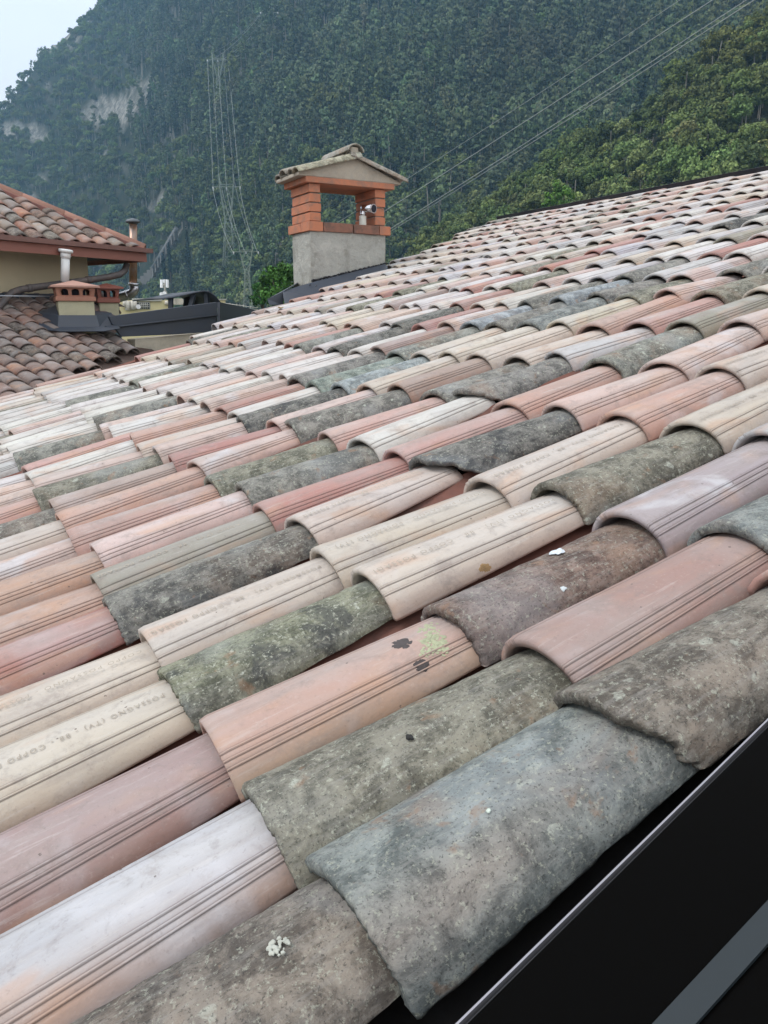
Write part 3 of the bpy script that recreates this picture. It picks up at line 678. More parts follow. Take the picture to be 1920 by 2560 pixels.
for k in range(60):
    f_ = k / 59; q = np.array(fr(782 + (966 - 782) * f_, 703 + (660 - 703) * f_, y0 - .012)) - o_
    mb.tube([q + np.array((-.012, 0, rr_.uniform(-.004, .01))), q + np.array((.014, 0, rr_.uniform(-.004, .012)))], rr_.uniform(.006, .012), 6)
mb.build('sealant_bead', M_black, ch)

# steel flue elbow standing on the ledge
M_chrome = mat('polished_steel', (.62, .62, .64), .16, 1.0)
M_whitep = simple('white_plastic', (.62, .62, .56), .5, var=.2)
M_void = mat('flue_inside', (.01, .01, .02), .8)
fb = fr(907, 566, y0 + .05); el = empty('flue_elbow', tuple(fb)); thing(el, 'small shiny steel flue elbow on a white ribbed collar beside the brick pillar', 'flue')
mb = MB()
zc_ = fr(907, 540, y0 + .05)[2] - fb[2]
pts = []; rr = []
for k in range(13):
    pts.append((0, 0, zc_ * k / 12 - .0)); rr.append(.040 if k % 2 else .036)
mb.tube(pts, rr, 20); mb.build('ribbed_collar', M_whitep, el)
p0 = np.array((0, 0, zc_)); e1 = np.array(fr(921, 537, y0 - .0)) - fb; e2 = np.array(fr(932, 536, y0 - .10)) - fb
mb = MB(); mb.tube([p0, p0 + (0, 0, .02), np.array((.012, -.005, zc_ + .062))], .028, 20); mb.build('lower_pipe', M_chrome, el)
mb = MB(); st_ = np.array((.012, -.005, zc_ + .075)); ddv = np.array((.30, -.90, -.10)); ddv /= np.linalg.norm(ddv); en = st_ + ddv * .13
mb.tube([st_ - ddv * .02, st_, en], [.032, .038, .042], 22, caps=True); mb.tube([en, en + ddv * .012], .047, 22); mb.build('outlet_pipe', M_chrome, el)
mb = MB(); mb.tube([en + ddv * .0122, en + ddv * .0135], .038, 22); mb.build('outlet_opening', M_void, el)
mb = MB(); mb.tube([en, en + (.10, .02, .012), np.array(fr(965, 528, y0 + .1)) - fb], .0022, 5); mb.build('thin_wire', M_black, el)

# loose loop of wire lying on the tiles
mb = MB(); wl_ = []
for (x, y, h) in ((1294, 592, .0), (1286, 586, .03), (1284, 578, .05), (1291, 573, .07), (1303, 574, .06), (1313, 580, .03), (1318, 582, .02), (1330, 579, .015), (1360, 573, .01), (1400, 565, .01)):
    v, u = roofhit(x, y, h); wl_.append(roofw(v, u, h + .01))
org = wl_[0]
mb.tube(wl_, .006, 6); M_wire = simple('old_wire', (.20, .19, .18), .8)
o = mb.build('wire_loop', M_wire, None, origin=org); thing(o, 'thin grey wire curling over the far tiles near the ridge', 'wire')
# yellow leaf by the flashing
v, u = roofhit(702, 774, .02); p = roofw(v, u, .03); mb = MB()
for k in range(5):
    a = k * 1.25; q = np.array((math.cos(a), math.sin(a), 0)) * .03
    mb.add([(0, 0, 0), q * .6 + (-.3 * q[1], .3 * q[0], .01), q * 1.2 + (0, 0, .015), q * .6 - (-.3 * q[1], .3 * q[0], -.008)], [(0, 1, 2, 3)])
for k in range(0): pass
mb.v = [tuple(np.array(x) + p) for x in mb.v]
o = mb.build('dry_leaf', simple('dry_leaf', (.34, .24, .10), .8), None, origin=p); thing(o, 'dry ochre leaf lying on the tiles by the chimney flashing', 'leaf')
s_ = o.modifiers.new('s', 'SOLIDIFY'); s_.thickness = .002

# ------------------------------------------------------------------ neighbouring lower roof, descending towards the valley
dd_ = ray(2280, 812); dd_[2] = 0; dd_ /= np.linalg.norm(dd_); pp_ = np.array([-dd_[1], dd_[0], 0])
W1 = hit(200, 915, -.06 * ez, ez); PA = R_(24); up2 = pp_ * math.cos(PA) + Z3 * math.sin(PA); n2 = -math.sin(PA) * pp_ + math.cos(PA) * Z3
wall0 = hit(60, 728, W1, n2)
M_n2 = terracotta('brown_terracotta', 0); M_o2 = oldclay('brown_weathered_clay', 0)
def tile_field(name, parent, P0, du, dvv, dn, cols, rows, Wc, Lc, keep, cols_, hw=.09, old_p=.25, seed=3, nS=6, nP=13, hgt=.075, lenx=.12):
    VV = []; QQ = []; TT = []; WW = []; MI = []; nb = 0; rs = random.Random(seed)
    par = np.array(parent.location)
    for c in cols:
        for r in rows:
            P = P0 + du * (c * Wc + rs.uniform(-.006, .006)) + dvv * (r * Lc + rs.uniform(-.01, .01))
            if not keep(P): continue
            old = rs.random() < old_p; col = np.array(rs.choice(cols_)) * rs.uniform(.8, 1.15)
            if old: col = col * .75
            V, Q, T, Wr = tile_geo(old, rs.randrange(9999), col, (.35, .25), nS, nP, hw0=hw, hw1=hw * .8, drop=.02, length=Lc + lenx, ribs=0, hgt=hgt, Lx=Lc, yaw=rs.uniform(-.05, .05))
            V = V @ np.stack([dvv, -du, dn]) + P - par   # tile x up the slope
            VV.append(V); QQ.append(Q + nb); TT.append(T); WW.append(Wr); MI += [1 if old else 0] * len(Q); nb += len(V)
    me = fastmesh(name, np.concatenate(VV), np.concatenate(QQ), attrs={'tint': np.concatenate(TT), 'wear': np.concatenate(WW)}, matidx=MI)
    return link(name, me, parent, [M_n2, M_o2])
BR = [(.15, .095, .08), (.18, .11, .09), (.165, .125, .11), (.14, .105, .095), (.21, .11, .08), (.13, .09, .082)]
lower = empty('lower_tiled_roof', tuple(W1)); thing(lower, 'older dark brown tiled roof meeting the pale tiles at the valley on the left', 'roof')
PQ = hit(300, 845, W1, n2); NU = ray(3600., 800) * (1, 1, 0); NU /= np.linalg.norm(NU); NU = np.array([-NU[1], NU[0], 0])
def keep2(P):
    h = P @ ez; y = (P - wall0) @ pp_
    sx = pix(P)
    if h < -.13 or y > .0 or ((P - PQ) @ NU > -.02 and pix(P)[0] > 292): return False
    return -500 < sx[0] < 480
P00 = W1 + dd_ * 0
tile_field('barrel_tiles', lower, P00, dd_, up2, n2, range(-30, 26), range(-14, 22), .182, .17, keep2, BR, old_p=.22, seed=5, nS=7, nP=15)
mb = MB()
def l2(a, b, h=-.11): return W1 + dd_ * a + up2 * b + n2 * h - W1
for i in range(-40, 30):
    for j in range(-16, 24):
        a, b = i * .18, j * .18; c = W1 + dd_ * (a + .09) + up2 * (b + .09)
        if (c - wall0) @ pp_ > .1 or c @ ez < -.35 or ((c - PQ) @ NU > .0 and pix(c)[0] > 296): continue
        mb.add([l2(a, b, -.088), l2(a + .18, b, -.088), l2(a + .18, b + .18, -.088), l2(a, b + .18, -.088)], [(0, 1, 2, 3)])
q_ = mb.build('channel_layer', simple('dark_channel_clay', (.085, .055, .045), .9), lower)

# ------------------------------------------------------------------ hip roofed house on the left
M_wall = simple('cream_render', (.52, .45, .31), .9, var=.3, scale=2.5, dark=(.33, .29, .22))
M_fas = simple('brown_red_fascia', (.245, .10, .075), .55, var=.25, scale=3, dark=(.16, .07, .055), bump=.1)
M_fas2 = simple('dark_brown_gutter_lip', (.17, .085, .07), .5, var=.2)
M_soff = simple('dark_soffit', (.035, .035, .045), .9)
ovh = .42; eN = wall0 - ovh * pp_
Cc = hit(363, 632, eN, pp_); zf_top = hit(363, 622, eN, pp_)[2]; zf_bot = hit(363, 655, eN, pp_)[2]
house = empty('hip_roofed_house', tuple(wall0)); thing(house, 'cream house on the left with a hipped brown tile roof and red brown eaves board', 'house')
hb = np.array(house.location)
wr = hit(222, 700, wall0, pp_); wl0 = wall0 - dd_ * 9
def hx(a0, a1, b0, b1, z0, z1):                      # box along the eaves direction: a along, b away from us
    P = [];
    for z in (z0, z1):
        for a, b in ((a0, b0), (a1, b0), (a1, b1), (a0, b1)): P.append(wall0 + dd_ * a + pp_ * b + Z3 * (z - wall0[2]) - hb)
    return P
aR = float((wr - wall0) @ dd_); aC = float((Cc - wall0) @ dd_)
mb = MB(); mb.hexa(hx(-9, aR, 0, 7, wall0[2] - 6, zf_top - .05)); mb.build('wall', M_wall, house)
mb = MB(); mb.hexa(hx(-9.4, aC, -ovh, 7.4, zf_bot + .05, zf_bot + .07)); mb.build('soffit', M_soff, house)
mb = MB(); mb.hexa(hx(-9.4, aC, -ovh - .02, -ovh, zf_bot, zf_top - .05)); mb.hexa(hx(aC - .02, aC, -ovh, 7.4, zf_bot, zf_top - .05)); mb.build('fascia', M_fas, house)
mb = MB(); mb.hexa(hx(-9.5, aC + .06, -ovh - .07, -ovh + .0, zf_top - .048, zf_top)); mb.hexa(hx(aC, aC + .06, -ovh, 7.4, zf_top - .048, zf_top)); mb.build('gutter_lip', M_fas2, house)
q3 = R_(30); up3 = pp_ * math.cos(q3) + Z3 * math.sin(q3); n3 = -math.sin(q3) * pp_ + math.cos(q3) * Z3
E0 = wall0 + dd_ * (aC - .02) + pp_ * (-ovh + .02); E0[2] = zf_top - .01
hipd = (-dd_ + pp_) / math.sqrt(2); hipd[2] = math.tan(q3) / math.sqrt(2) * 1.0; hipd /= np.linalg.norm(hipd)
mb = MB(); Tt = E0 + hipd * 5.2; Lf = E0 - dd_ * 9; Lt = Tt.copy(); Lt = Tt - dd_ * 5.6; BRb = E0 + pp_ * 7.3
dn3 = -.03 * Z3
mb.add([q - hb + dn3 for q in (E0, Tt, Lt, Lf, BRb)] + [q - hb + dn3 - .08 * Z3 for q in (E0, Tt, Lt, Lf, BRb)], [(0, 1, 2, 3), (0, 4, 1), (5, 8, 7, 6), (5, 6, 9), (0, 3, 8, 5), (0, 5, 9, 4)])
rf = mb.build('roof', M_pan, house)
roof_loc = np.zeros(3)
class _P: pass
def keep3(P):
    a = (P - E0) @ dd_; b = (P - E0) @ pp_
    return a < -b * 1.02 - .07
BR3 = [(.21, .125, .10), (.31, .145, .095), (.20, .165, .14), (.17, .135, .12), (.27, .13, .09), (.23, .19, .155)]
o = tile_field('barrel_tiles', house, E0 - dd_ * .12 - pp_ * .03 + n3 * .05, dd_, up3, n3, range(-40, 1), range(0, 24), .203, .18, keep3, BR3, old_p=.18, seed=9, nS=7, nP=15)
M_hip = simple('hip_tile_clay', (.34, .18, .135), .8, var=.35, scale=5, dark=(.28, .15, .11))
ups = np.cross(hipd, np.cross(Z3, hipd)); ups /= np.linalg.norm(ups); sdv = np.cross(ups, hipd)
mb = MB()
for k in range(11):
    s0 = E0 + hipd * (k * .46 - .02) + ups * (.075 + .0); hw_, N_ = .085, 9
    V = []
    for (e, rr_) in ((0, 1.06), (.50, .88)):
        for rad in (1, .84):
            for q in range(N_ + 1):
                a = -R_(80) + 2 * R_(80) * q / N_; V.append(s0 + hipd * e + (sdv * math.sin(a) * hw_ + ups * (math.cos(a) - 1) * .07) * rr_ * rad + ups * (1 - rad) * -.01 - hb)
    n1_ = N_ + 1
    Fs = [(q, q + 1, 2 * n1_ + q + 1, 2 * n1_ + q) for q in range(N_)] + [(n1_ + q, 3 * n1_ + q, 3 * n1_ + q + 1, n1_ + q + 1) for q in range(N_)] + [(q, n1_ + q, n1_ + q + 1, q + 1) for q in range(N_)]
    mb.add(V, Fs, True)
mb.build('hip_tiles', M_hip, house)
M_mud = simple('hip_mortar', (.22, .10, .085), .95, var=.5, scale=8)
mb = MB(); mb.hexa([E0 + hipd * a + sdv * b + ups * c - hb for c in (-.06, .02) for a, b in ((-.0, -.10), (-.0, .10), (5.1, .10), (5.1, -.10))]); mb.build('hip_mortar', M_mud, house, .01)

# long brown drain pipe bending down in front of the wall
M_pipe = simple('weathered_brown_pipe', (.085, .075, .075), .6, var=.6, scale=14, dark=(.16, .12, .10))
def wallpt(x, y, off): return hit(x, y, wall0 - pp_ * off, pp_)
pts = [wallpt(318, 660, ovh * .7), wallpt(312, 676, ovh * .7), wallpt(300, 686, .40), wallpt(270, 693, .36), wallpt(180, 706, .30), wallpt(90, 718, .28), wallpt(52, 724, .26), wallpt(30, 732, .26), wallpt(10, 752, .30), wallpt(-10, 775, .34), wallpt(-60, 800, .3)]
mb = MB(); mb.tube(pts, .036, 12); dp = mb.build('drain_pipe', M_pipe, None, origin=pts[4]); thing(dp, 'long weathered brown drain pipe slanting across the cream wall under the eaves', 'pipe')
for k, f_ in ((4, .1), (5, .3), (3, .5)):
    mb = MB(); a_, b_ = pts[k], pts[k + 1]; c0 = a_ + (b_ - a_) * f_; d_ = (b_ - a_) / np.linalg.norm(b_ - a_); mb.tube([c0 - pts[4], c0 + d_ * .05 - pts[4]], .041, 12); mb.build('pipe_collar', M_pipe, dp)
# cable stretched above the lower roof
a_, b_ = wallpt(-40, 739, .5), wallpt(124, 741, .5)
mb = MB(); mb.tube([a_, b_], .006, 6); o = mb.build('stretched_cable', simple('pale_cable', (.35, .38, .42), .5), None, origin=a_); thing(o, 'thin pale cable stretched low along the cream wall', 'cable')
mb = MB(); mb.hexa([wallpt(x, y, .0) + pp_ * q for q in (-.06, -.001) for x, y in ((-60, 752), (128, 752), (128, 735), (-60, 732))])
o = mb.build('wall_flashing', M_char, None, origin=wallpt(0, 740, 0)); thing(o, 'dark flashing strip where the cream wall meets the lower tiles', 'flashing')

# white flue pipe in front of the eaves
yf_ = hit(163, 800, W1, n2)
def vpl(x, y, P): return hit(x, y, P, np.array([M[2][0], M[2][1], 0]) / np.linalg.norm(M[2][:2]))
def atz(x, y, P, off=0): return vpl(x, y, P + off * pp_)
c1 = hit(186, 806, W1, n2)                           # foot of the first small chimney
wfp = atz(162, 705, c1, .45); top = atz(164, 626, c1, .45)
fo = empty('white_flue', tuple(wfp)); thing(fo, 'white flue pipe with a flat round cap standing behind the first small chimney', 'flue')
H_ = top[2] - wfp[2]; r_ = .044
mb = MB(); mb.tube([(0, 0, -.9), (0, 0, .0)], r_ + .003, 18); mb.build('dark_collar', M_black, fo)
fo.rotation_euler = Vector(top - wfp).to_track_quat('Z', 'Y').to_euler()
M_wh = simple('white_enamel', (.72, .74, .74), .35, var=.15, scale=8, dark=(.5, .5, .48), bump=.02)
mb = MB(); mb.tube([(0, 0, 0), (0, 0, H_ - .06)], r_, 22); mb.build('pipe', M_wh, fo)
mb = MB(); mb.tube([(0, 0, H_ - .075), (0, 0, H_ - .02)], r_ + .007, 22); mb.tube([(0, 0, H_ - .02), (0, 0, H_ - .012), (0, 0, H_ + .008), (0, 0, H_ + .014)], [r_ + .02, r_ + .03, r_ + .03, r_ + .018], 24); mb.build('cap', M_wh, fo)

# small chimneys with clay pots
M_pot = simple('glazed_clay_pot', (.35, .165, .11), .55, var=.4, scale=7, dark=(.20, .07, .05), bump=.2)
M_pots = simple('grimy_clay_pot', (.25, .085, .06), .6, var=.5, scale=9, dark=(.12, .06, .05), bump=.2)
M_ybase = simple('yellow_grey_render', (.42, .40, .28), .95, var=.5, scale=7, dark=(.26, .25, .19), bump=.5, bscale=40, bdist=.006)
d_save, p_save = dd_, pp_
qd = ray(5200., 800) * (1, 1, 0); dd_ = qd / np.linalg.norm(qd); pp_ = np.array([-dd_[1], dd_[0], 0])
def pot_chimney(xl, xr, ybase_top, ybot, ypot_top, yroof, Pf, label, nw, m, fsh=None):
    """front face parallel to the eaves direction, through the point Pf"""
    f = lambda x, y, off=0: hit(x, y, Pf + pp_ * off, pp_)
    a0 = f(xl, ybase_top); a1 = f(xr, ybase_top); wdt = float((a1 - a0) @ dd_); zt_ = (a0[2] + a1[2]) / 2; zb_ = f((xl + xr) / 2, ybot)[2] - .14
    dpt = wdt * .95; o = empty('small_chimney', (a0[0], a0[1], zb_)); thing(o, label, 'chimney'); ob = np.array(o.location)
    def B(u0, u1, v0, v1, z0, z1): return [a0 * (1, 1, 0) + dd_ * u + pp_ * v + Z3 * z - ob for z in (z0, z1) for u, v in ((u0, v0), (u1, v0), (u1, v1), (u0, v1))]
    mb = MB(); mb.hexa(B(0, wdt, 0, dpt, zb_, zt_)); mb.build('rendered_base', M_ybase, o, .006)
    zp = f((xl + xr) / 2, ypot_top)[2]; zr = f((xl + xr) / 2, yroof)[2]; e = .02
    mb = MB(); mb.hexa(B(-e, wdt + e, -e, dpt + e, zt_, zt_ + .045)); mb.build('pot_rim', m, o, .006)
    # flared pot walls with arched holes
    fl_ = .016; wh = zp - zt_ - .045; base_z = zt_ + .045
    def wallp(side, u, z):                          # u 0..1 along the side, z 0..1
        k = e * .2 + fl_ * z; U0, U1, V0, V1 = -k, wdt + k, -k, dpt + k
        P = {0: (U0 + (U1 - U0) * u, V0), 1: (U1, V0 + (V1 - V0) * u), 2: (U1 - (U1 - U0) * u, V1), 3: (U0, V1 - (V1 - V0) * u)}[side]
        return a0 * (1, 1, 0) + dd_ * P[0] + pp_ * P[1] + Z3 * (base_z + wh * z) - ob
    mb = MB()
    nx, nz = 48, 20
    for side in range(4):
        n_h = nw; V = []; Fs = []
        hole = set()
        for i in range(nx):
            for j in range(nz):
                u = (i + .5) / nx; z = (j + .5) / nz
                for h_ in range(n_h):
                    cu = (h_ + .5) / n_h * .86 + .07; hwu = .105 if n_h == 3 else .15
                    du_ = abs(u - cu) / hwu
                    if du_ < 1 and z > .16 and z < .56 + .30 * math.sqrt(max(0, 1 - du_ ** 2)): hole.add((i, j))
        for t_ in (0, 1):
            for i in range(nx + 1):
                for j in range(nz + 1):
                    p = wallp(side, i / nx, j / nz); cen = a0 * (1, 1, 0) + dd_ * wdt / 2 + pp_ * dpt / 2 - ob; q = cen - p; q[2] = 0; q = q / np.linalg.norm(q)
                    V.append(p + q * .018 * t_)
        K = (nx + 1) * (nz + 1); id_ = lambda i, j, t_=0: t_ * K + i * (nz + 1) + j
        for i in range(nx):
            for j in range(nz):
                if (i, j) in hole: continue
                Fs.append((id_(i, j), id_(i + 1, j), id_(i + 1, j + 1), id_(i, j + 1))); Fs.append((id_(i, j, 1), id_(i, j + 1, 1), id_(i + 1, j + 1, 1), id_(i + 1, j, 1)))
                for (a, b, ni, nj) in (((i, j), (i + 1, j), i, j - 1), ((i + 1, j), (i + 1, j + 1), i + 1, j), ((i + 1, j + 1), (i, j + 1), i, j + 1), ((i, j + 1), (i, j), i - 1, j)):
                    if (ni, nj) in hole: Fs.append((id_(*a), id_(*a, 1), id_(*b, 1), id_(*b)))
        mb.add(V, Fs)
    mb.build('clay_pot', m, o)
    e2 = fl_ + .045; apex = a0 * (1, 1, 0) + dd_ * wdt / 2 + pp_ * dpt / 2 + Z3 * zr - ob
    r0 = B(-e2, wdt + e2, -e2, dpt + e2, zp, zp + .018)
    mb = MB(); mb.add(r0 + [apex], [(3, 2, 1, 0), (0, 1, 5, 4), (1, 2, 6, 5), (2, 3, 7, 6), (3, 0, 4, 7), (4, 5, 8), (5, 6, 8), (6, 7, 8), (7, 4, 8)]); mb.build('pyramid_lid', m if m is M_pots else simple('salmon_clay_lid', (.40, .23, .18), .6, var=.25, scale=6, dark=(.26, .12, .09)), o)
    mb = MB(); mb.hexa(B(.07, wdt - .07, .07, dpt - .07, zt_ + .0, zp - .005)); mb.build('shade_core', M_void, o)  # near-black block added inside the pot, stands in for shade behind the holes
    return o, a0, wdt, dpt, zt_, zb_, ob
Pf1 = hit(190, 820, W1, n2)
ch1 = pot_chimney(145, 235, 753, 800, 719, 699, Pf1, 'small cream chimney with a red clay pot of three arched holes and a pyramid lid', 3, M_pot)
Pf2 = Pf1 + pp_ * .75
ch2 = pot_chimney(248, 296, 757, 786, 722, 707, Pf2, 'second small clay pot chimney half hidden behind the first, with a grimy two-hole pot', 2, M_pots)
# charcoal collar round the first small chimney
o, a0, wdt, dpt, zt_, zb_, ob = ch1
zc = hit(190, 788, Pf1, pp_)[2]
def B1(u, v, z): return a0 * (1, 1, 0) + dd_ * u + pp_ * v + Z3 * z - ob
zl_ = lambda v: float(W1[2] + ((a0 * (1, 1, 0) + pp_ * v - W1 * (1, 1, 0)) @ p_save) * math.tan(PA)) + .0
PSL = p_save @ pp_
k = .008
mb = MB()
mb.add([B1(-k, -k, zc), B1(wdt + k, -k, zc), B1(wdt + k + .02, -.06, zl_(-.06)), B1(-k - .02, -.06, zl_(-.06)), B1(-.02, -.17, zl_(-.17)), B1(wdt + .05, -.17, zl_(-.17)),
        B1(wdt + k, dpt, zc + .05), B1(wdt + .2, dpt, zl_(dpt)), B1(wdt + .22, -.1, zl_(-.1) + .0), B1(-k, dpt, zc + .1), B1(-.2, dpt, zl_(dpt)), B1(-.2, -.1, zl_(-.1))],
       [(0, 1, 2, 3), (3, 2, 5, 4), (1, 6, 7, 2), (2, 7, 8, 5), (0, 3, 10, 9), (3, 4, 11, 10)])
fl1 = mb.build('flashing_collar', M_char, o); s_ = fl1.modifiers.new('s', 'SOLIDIFY'); s_.thickness = .006

dd_, pp_ = d_save, p_save
# copper coloured flue with steel elbow
fc = atz(338, 742, Pf1, 3.6); ft = atz(332, 553, Pf1, 3.6)
fo = empty('steel_flue', tuple(fc)); thing(fo, 'tall brownish steel flue with a mushroom cap rising behind the hip roof corner', 'flue'); fz = np.array(fc)
P_ = lambda x, y: atz(x, y, Pf1, 3.6) - fz
r_ = .062
mb = MB(); mb.tube([P_(333, 712), P_(333, 560)], r_ * .78, 18); mb.build('stack', simple('tarnished_steel', (.30, .17, .10), .35, .55, var=.7, scale=7, dark=(.30, .30, .32), bump=.05), fo)
M_st = mat('dull_steel', (.42, .42, .44), .3, 1.0)
mb = MB(); mb.tube([P_(333, 712), P_(337, 724), P_(330, 733), P_(318, 738), P_(296, 744)], r_ * .95, 18); mb.tube([P_(334, 708), P_(334, 714)], r_ * 1.05, 18); mb.tube([P_(321, 737), P_(318, 738.5)], r_ * 1.08, 18); mb.build('elbow', M_st, fo)
tp = P_(332, 556); mb = MB(); mb.tube([tp + (0, 0, -.01), tp + (0, 0, .0), tp + (0, 0, .03), tp + (0, 0, .048)], [r_ * 1.05, r_ * 1.5, r_ * 1.2, .01], 20); mb.build('cap', simple('grey_cap', (.12, .14, .16), .5, .3), fo)

# ------------------------------------------------------------------ charcoal sheet metal upstand with hood
Pu = roofw(*roofhit(420, 880, 0), 0)
Pq = hit(300, 845, W1, n2)                            # where the upstand meets the lower roof
e1v = (np.array([0, 0, 0]) + X3)                      # runs along X
pu_ = Pq + np.array((0, .0, 0)); nU = Y3
dU = ray(1400, 700) * (1, 1, 0); dU /= np.linalg.norm(dU)
# fit the run direction of the upstand from its level top edge
vx = 3600.; dU = ray(vx, 800) * (1, 1, 0); dU /= np.linalg.norm(dU); nU = np.array([-dU[1], dU[0], 0])
U = lambda x, y, off=0: hit(x, y, Pq + nU * off, nU)
up_ = empty('metal_upstand', tuple(U(300, 845))); thing(up_, 'long dark charcoal sheet metal upstand beyond the valley, with a folded seam', 'upstand'); uo = np.array(up_.location)
def slab(name, poly, off0, off1, m, par, org, plane=None):
    pl = plane or U; mb = MB(); mb.prism([pl(x, y, off0) - org for x, y in poly], nU * (off1 - off0)); return mb.build(name, m, par, .004)
slab('upper_panel', [(272, 791), (543, 755), (543, 788), (300, 816), (282, 812)], 0, .05, M_char, up_, uo)
slab('lower_panel', [(282, 813), (300, 817), (543, 789), (543, 815), (520, 830), (440, 836), (304, 842)], .02, .07, M_char, up_, uo)
mb = MB(); mb.tube([U(262, 816, -.01) - uo, U(300, 816, -.01) - uo, U(543, 788, -.01) - uo], .009, 8); mb.build('folded_seam', M_char, up_)
mb = MB(); E1 = U(543, 755, 0); E2 = U(543, 822, 0); D2 = (U(640, 776, 1.7) - E1); D2 = D2
mb.add([E1 - uo, E1 + D2 * 1.0 - uo, E1 + D2 * 1.0 - uo - (0, 0, .35), E2 - uo], [(0, 1, 2, 3)]); q = mb.build('end_panel', M_char, up_); s_ = q.modifiers.new('s', 'SOLIDIFY'); s_.thickness = .03
M_shell = simple('pale_render_strip', (.48, .44, .36), .9)
slab('foot_plaster', [(338, 848), (440, 838), (520, 832), (520, 890), (338, 900)], .06, .3, M_shell, up_, uo)
# curved hood
hd = empty('vent_hood', tuple(U(480, 760, .5))); thing(hd, 'curved dark sheet metal hood on slanted struts above the upstand', 'vent hood'); ho = np.array(hd.location)
prof = [(405, 745), (430, 742), (462, 736), (492, 729), (512, 726), (525, 729), (538, 738), (551, 755)]
mb = MB(); n = len(prof); V = [U(x, y, .25) - ho for x, y in prof] + [U(x, y, .25) - ho + nU * .9 for x, y in prof]
mb.add(V, [(i, i + 1, n + i + 1, n + i) for i in range(n - 1)], True); q = mb.build('curved_roof', M_char, hd); s_ = q.modifiers.new('s', 'SOLIDIFY'); s_.thickness = .014
for (x0, y0_, x1, y1_) in ((478, 760, 484, 735), (517, 758, 516, 730), (427, 766, 427, 742)):
    mb = MB(); a_, b_ = U(x0, y0_, .32) - ho, U(x1, y1_, .32) - ho; a_ = a_ - (b_ - a_) * .5; mb.tube([a_, b_], .032, 4, smooth=False); mb.build('strut', M_char, hd)
mb = MB(); mb.prism([U(x, y, .9) - ho for x, y in ((458, 770), (545, 770), (545, 752), (512, 733), (462, 744))], nU * .02); mb.build('back_plate', M_soff, hd)

# ------------------------------------------------------------------ pale yellow building further down the valley
ycy = ray(420, 770) * (1, 1, 0); 
def far(x, y, d): r = ray(x, y); return CAM + r / np.linalg.norm(r[:2]) * d
Dv = 48.
nB = ray(430, 770) * (1, 1, 0); nB /= np.linalg.norm(nB); sB = np.array([nB[1], -nB[0], 0]); PB = far(400, 790, Dv)
G = lambda x, y, off=0: hit(x, y, PB + nB * off, nB)
yb_ = empty('yellow_building', (PB[0], PB[1], -12)); thing(yb_, 'pale yellow flat roofed building with a barred window seen past the dark upstand', 'building'); yo = np.array(yb_.location)
M_yel = simple('pale_yellow_render', (.60, .53, .30), .9, var=.3, scale=.6, dark=(.42, .37, .24), bump=.1)
def gb(name, x0, y0_, x1, y1_, o0, o1, m, par, bev=0):
    mb = MB(); a_, b_ = G(x0, y0_, 0), G(x1, y1_, 0); z0, z1 = b_[2], a_[2]
    P = [np.array((*(G(x, y0_, 0)[:2] + nB[:2] * o_f), z)) - yo for z in (z0, z1) for x, o_f in ((x0, o0), (x1, o0), (x1, o1), (x0, o1))]
    mb.hexa(P); return mb.build(name, m, par, bev)
gb('wall', 297, 750, 424, 900, 0, 6, M_yel, yb_)
gb('wall', 424, 745, 426, 900, .02, 6, M_soff, yb_)
M_tr = simple('grey_trim', (.38, .38, .34), .8)
gb('parapet', 330, 746, 404, 753, -.15, 6.1, M_tr, yb_)
wf = gb('window', 341, 755, 375, 773, -.06, .02, M_tr, yb_)
M_gl = mat('dark_pane', (.02, .03, .04), .15)
gb('pane', 343, 757, 373, 772, -.08, -.061, M_gl, wf)
mb = MB()
for x in (348, 353, 358, 363, 368): mb.tube([G(x, 757, -.1) - yo, G(x, 772, -.1) - yo], .03, 4)
for y in (762, 767): mb.tube([G(343, y, -.1) - yo, G(373, y, -.1) - yo], .03, 4)
mb.build('window_bars', M_tr, wf)
mb = MB()
for x, a_, b_ in ((313, 748, 768), (319, 752, 776), (332, 752, 774), (336, 752, 772), (418, 752, 762)): mb.tube([G(x, a_, -.15) - yo, G(x, b_, -.15) - yo], .14, 8)
mb.build('downpipes', simple('pale_pipes', (.55, .52, .45), .7), yb_)
mb = MB(); q = G(346, 767, -.2) - yo; mb.tube([q, q - nB * .08], .13, 16); mb.build('satellite_dish', simple('dish_white', (.7, .7, .7), .6), yb_)
gb('roof_cabin', 550, 748, 566, 775, 1, 3, M_yel, yb_)
gb('cabin_roof', 546, 746, 569, 749, .9, 3.1, M_tr, yb_)
gb('brick_screen', 431, 747, 458, 762, -.5, -.2, simple('striped_pale_brick', (.50, .46, .38), .9, var=.6, scale=2), yb_)
mb = MB()
for y in (758, 763, 768): mb.tube([G(560, y, 0) - yo, G(645, y + 12, 0) - yo], .025, 5)
for x in (575, 592, 609, 626): mb.tube([G(x, 755 + (x - 560) * .14, 0) - yo, G(x, 785, 0) - yo], .025, 5)
mb.build('terrace_railing', M_tr, yb_)
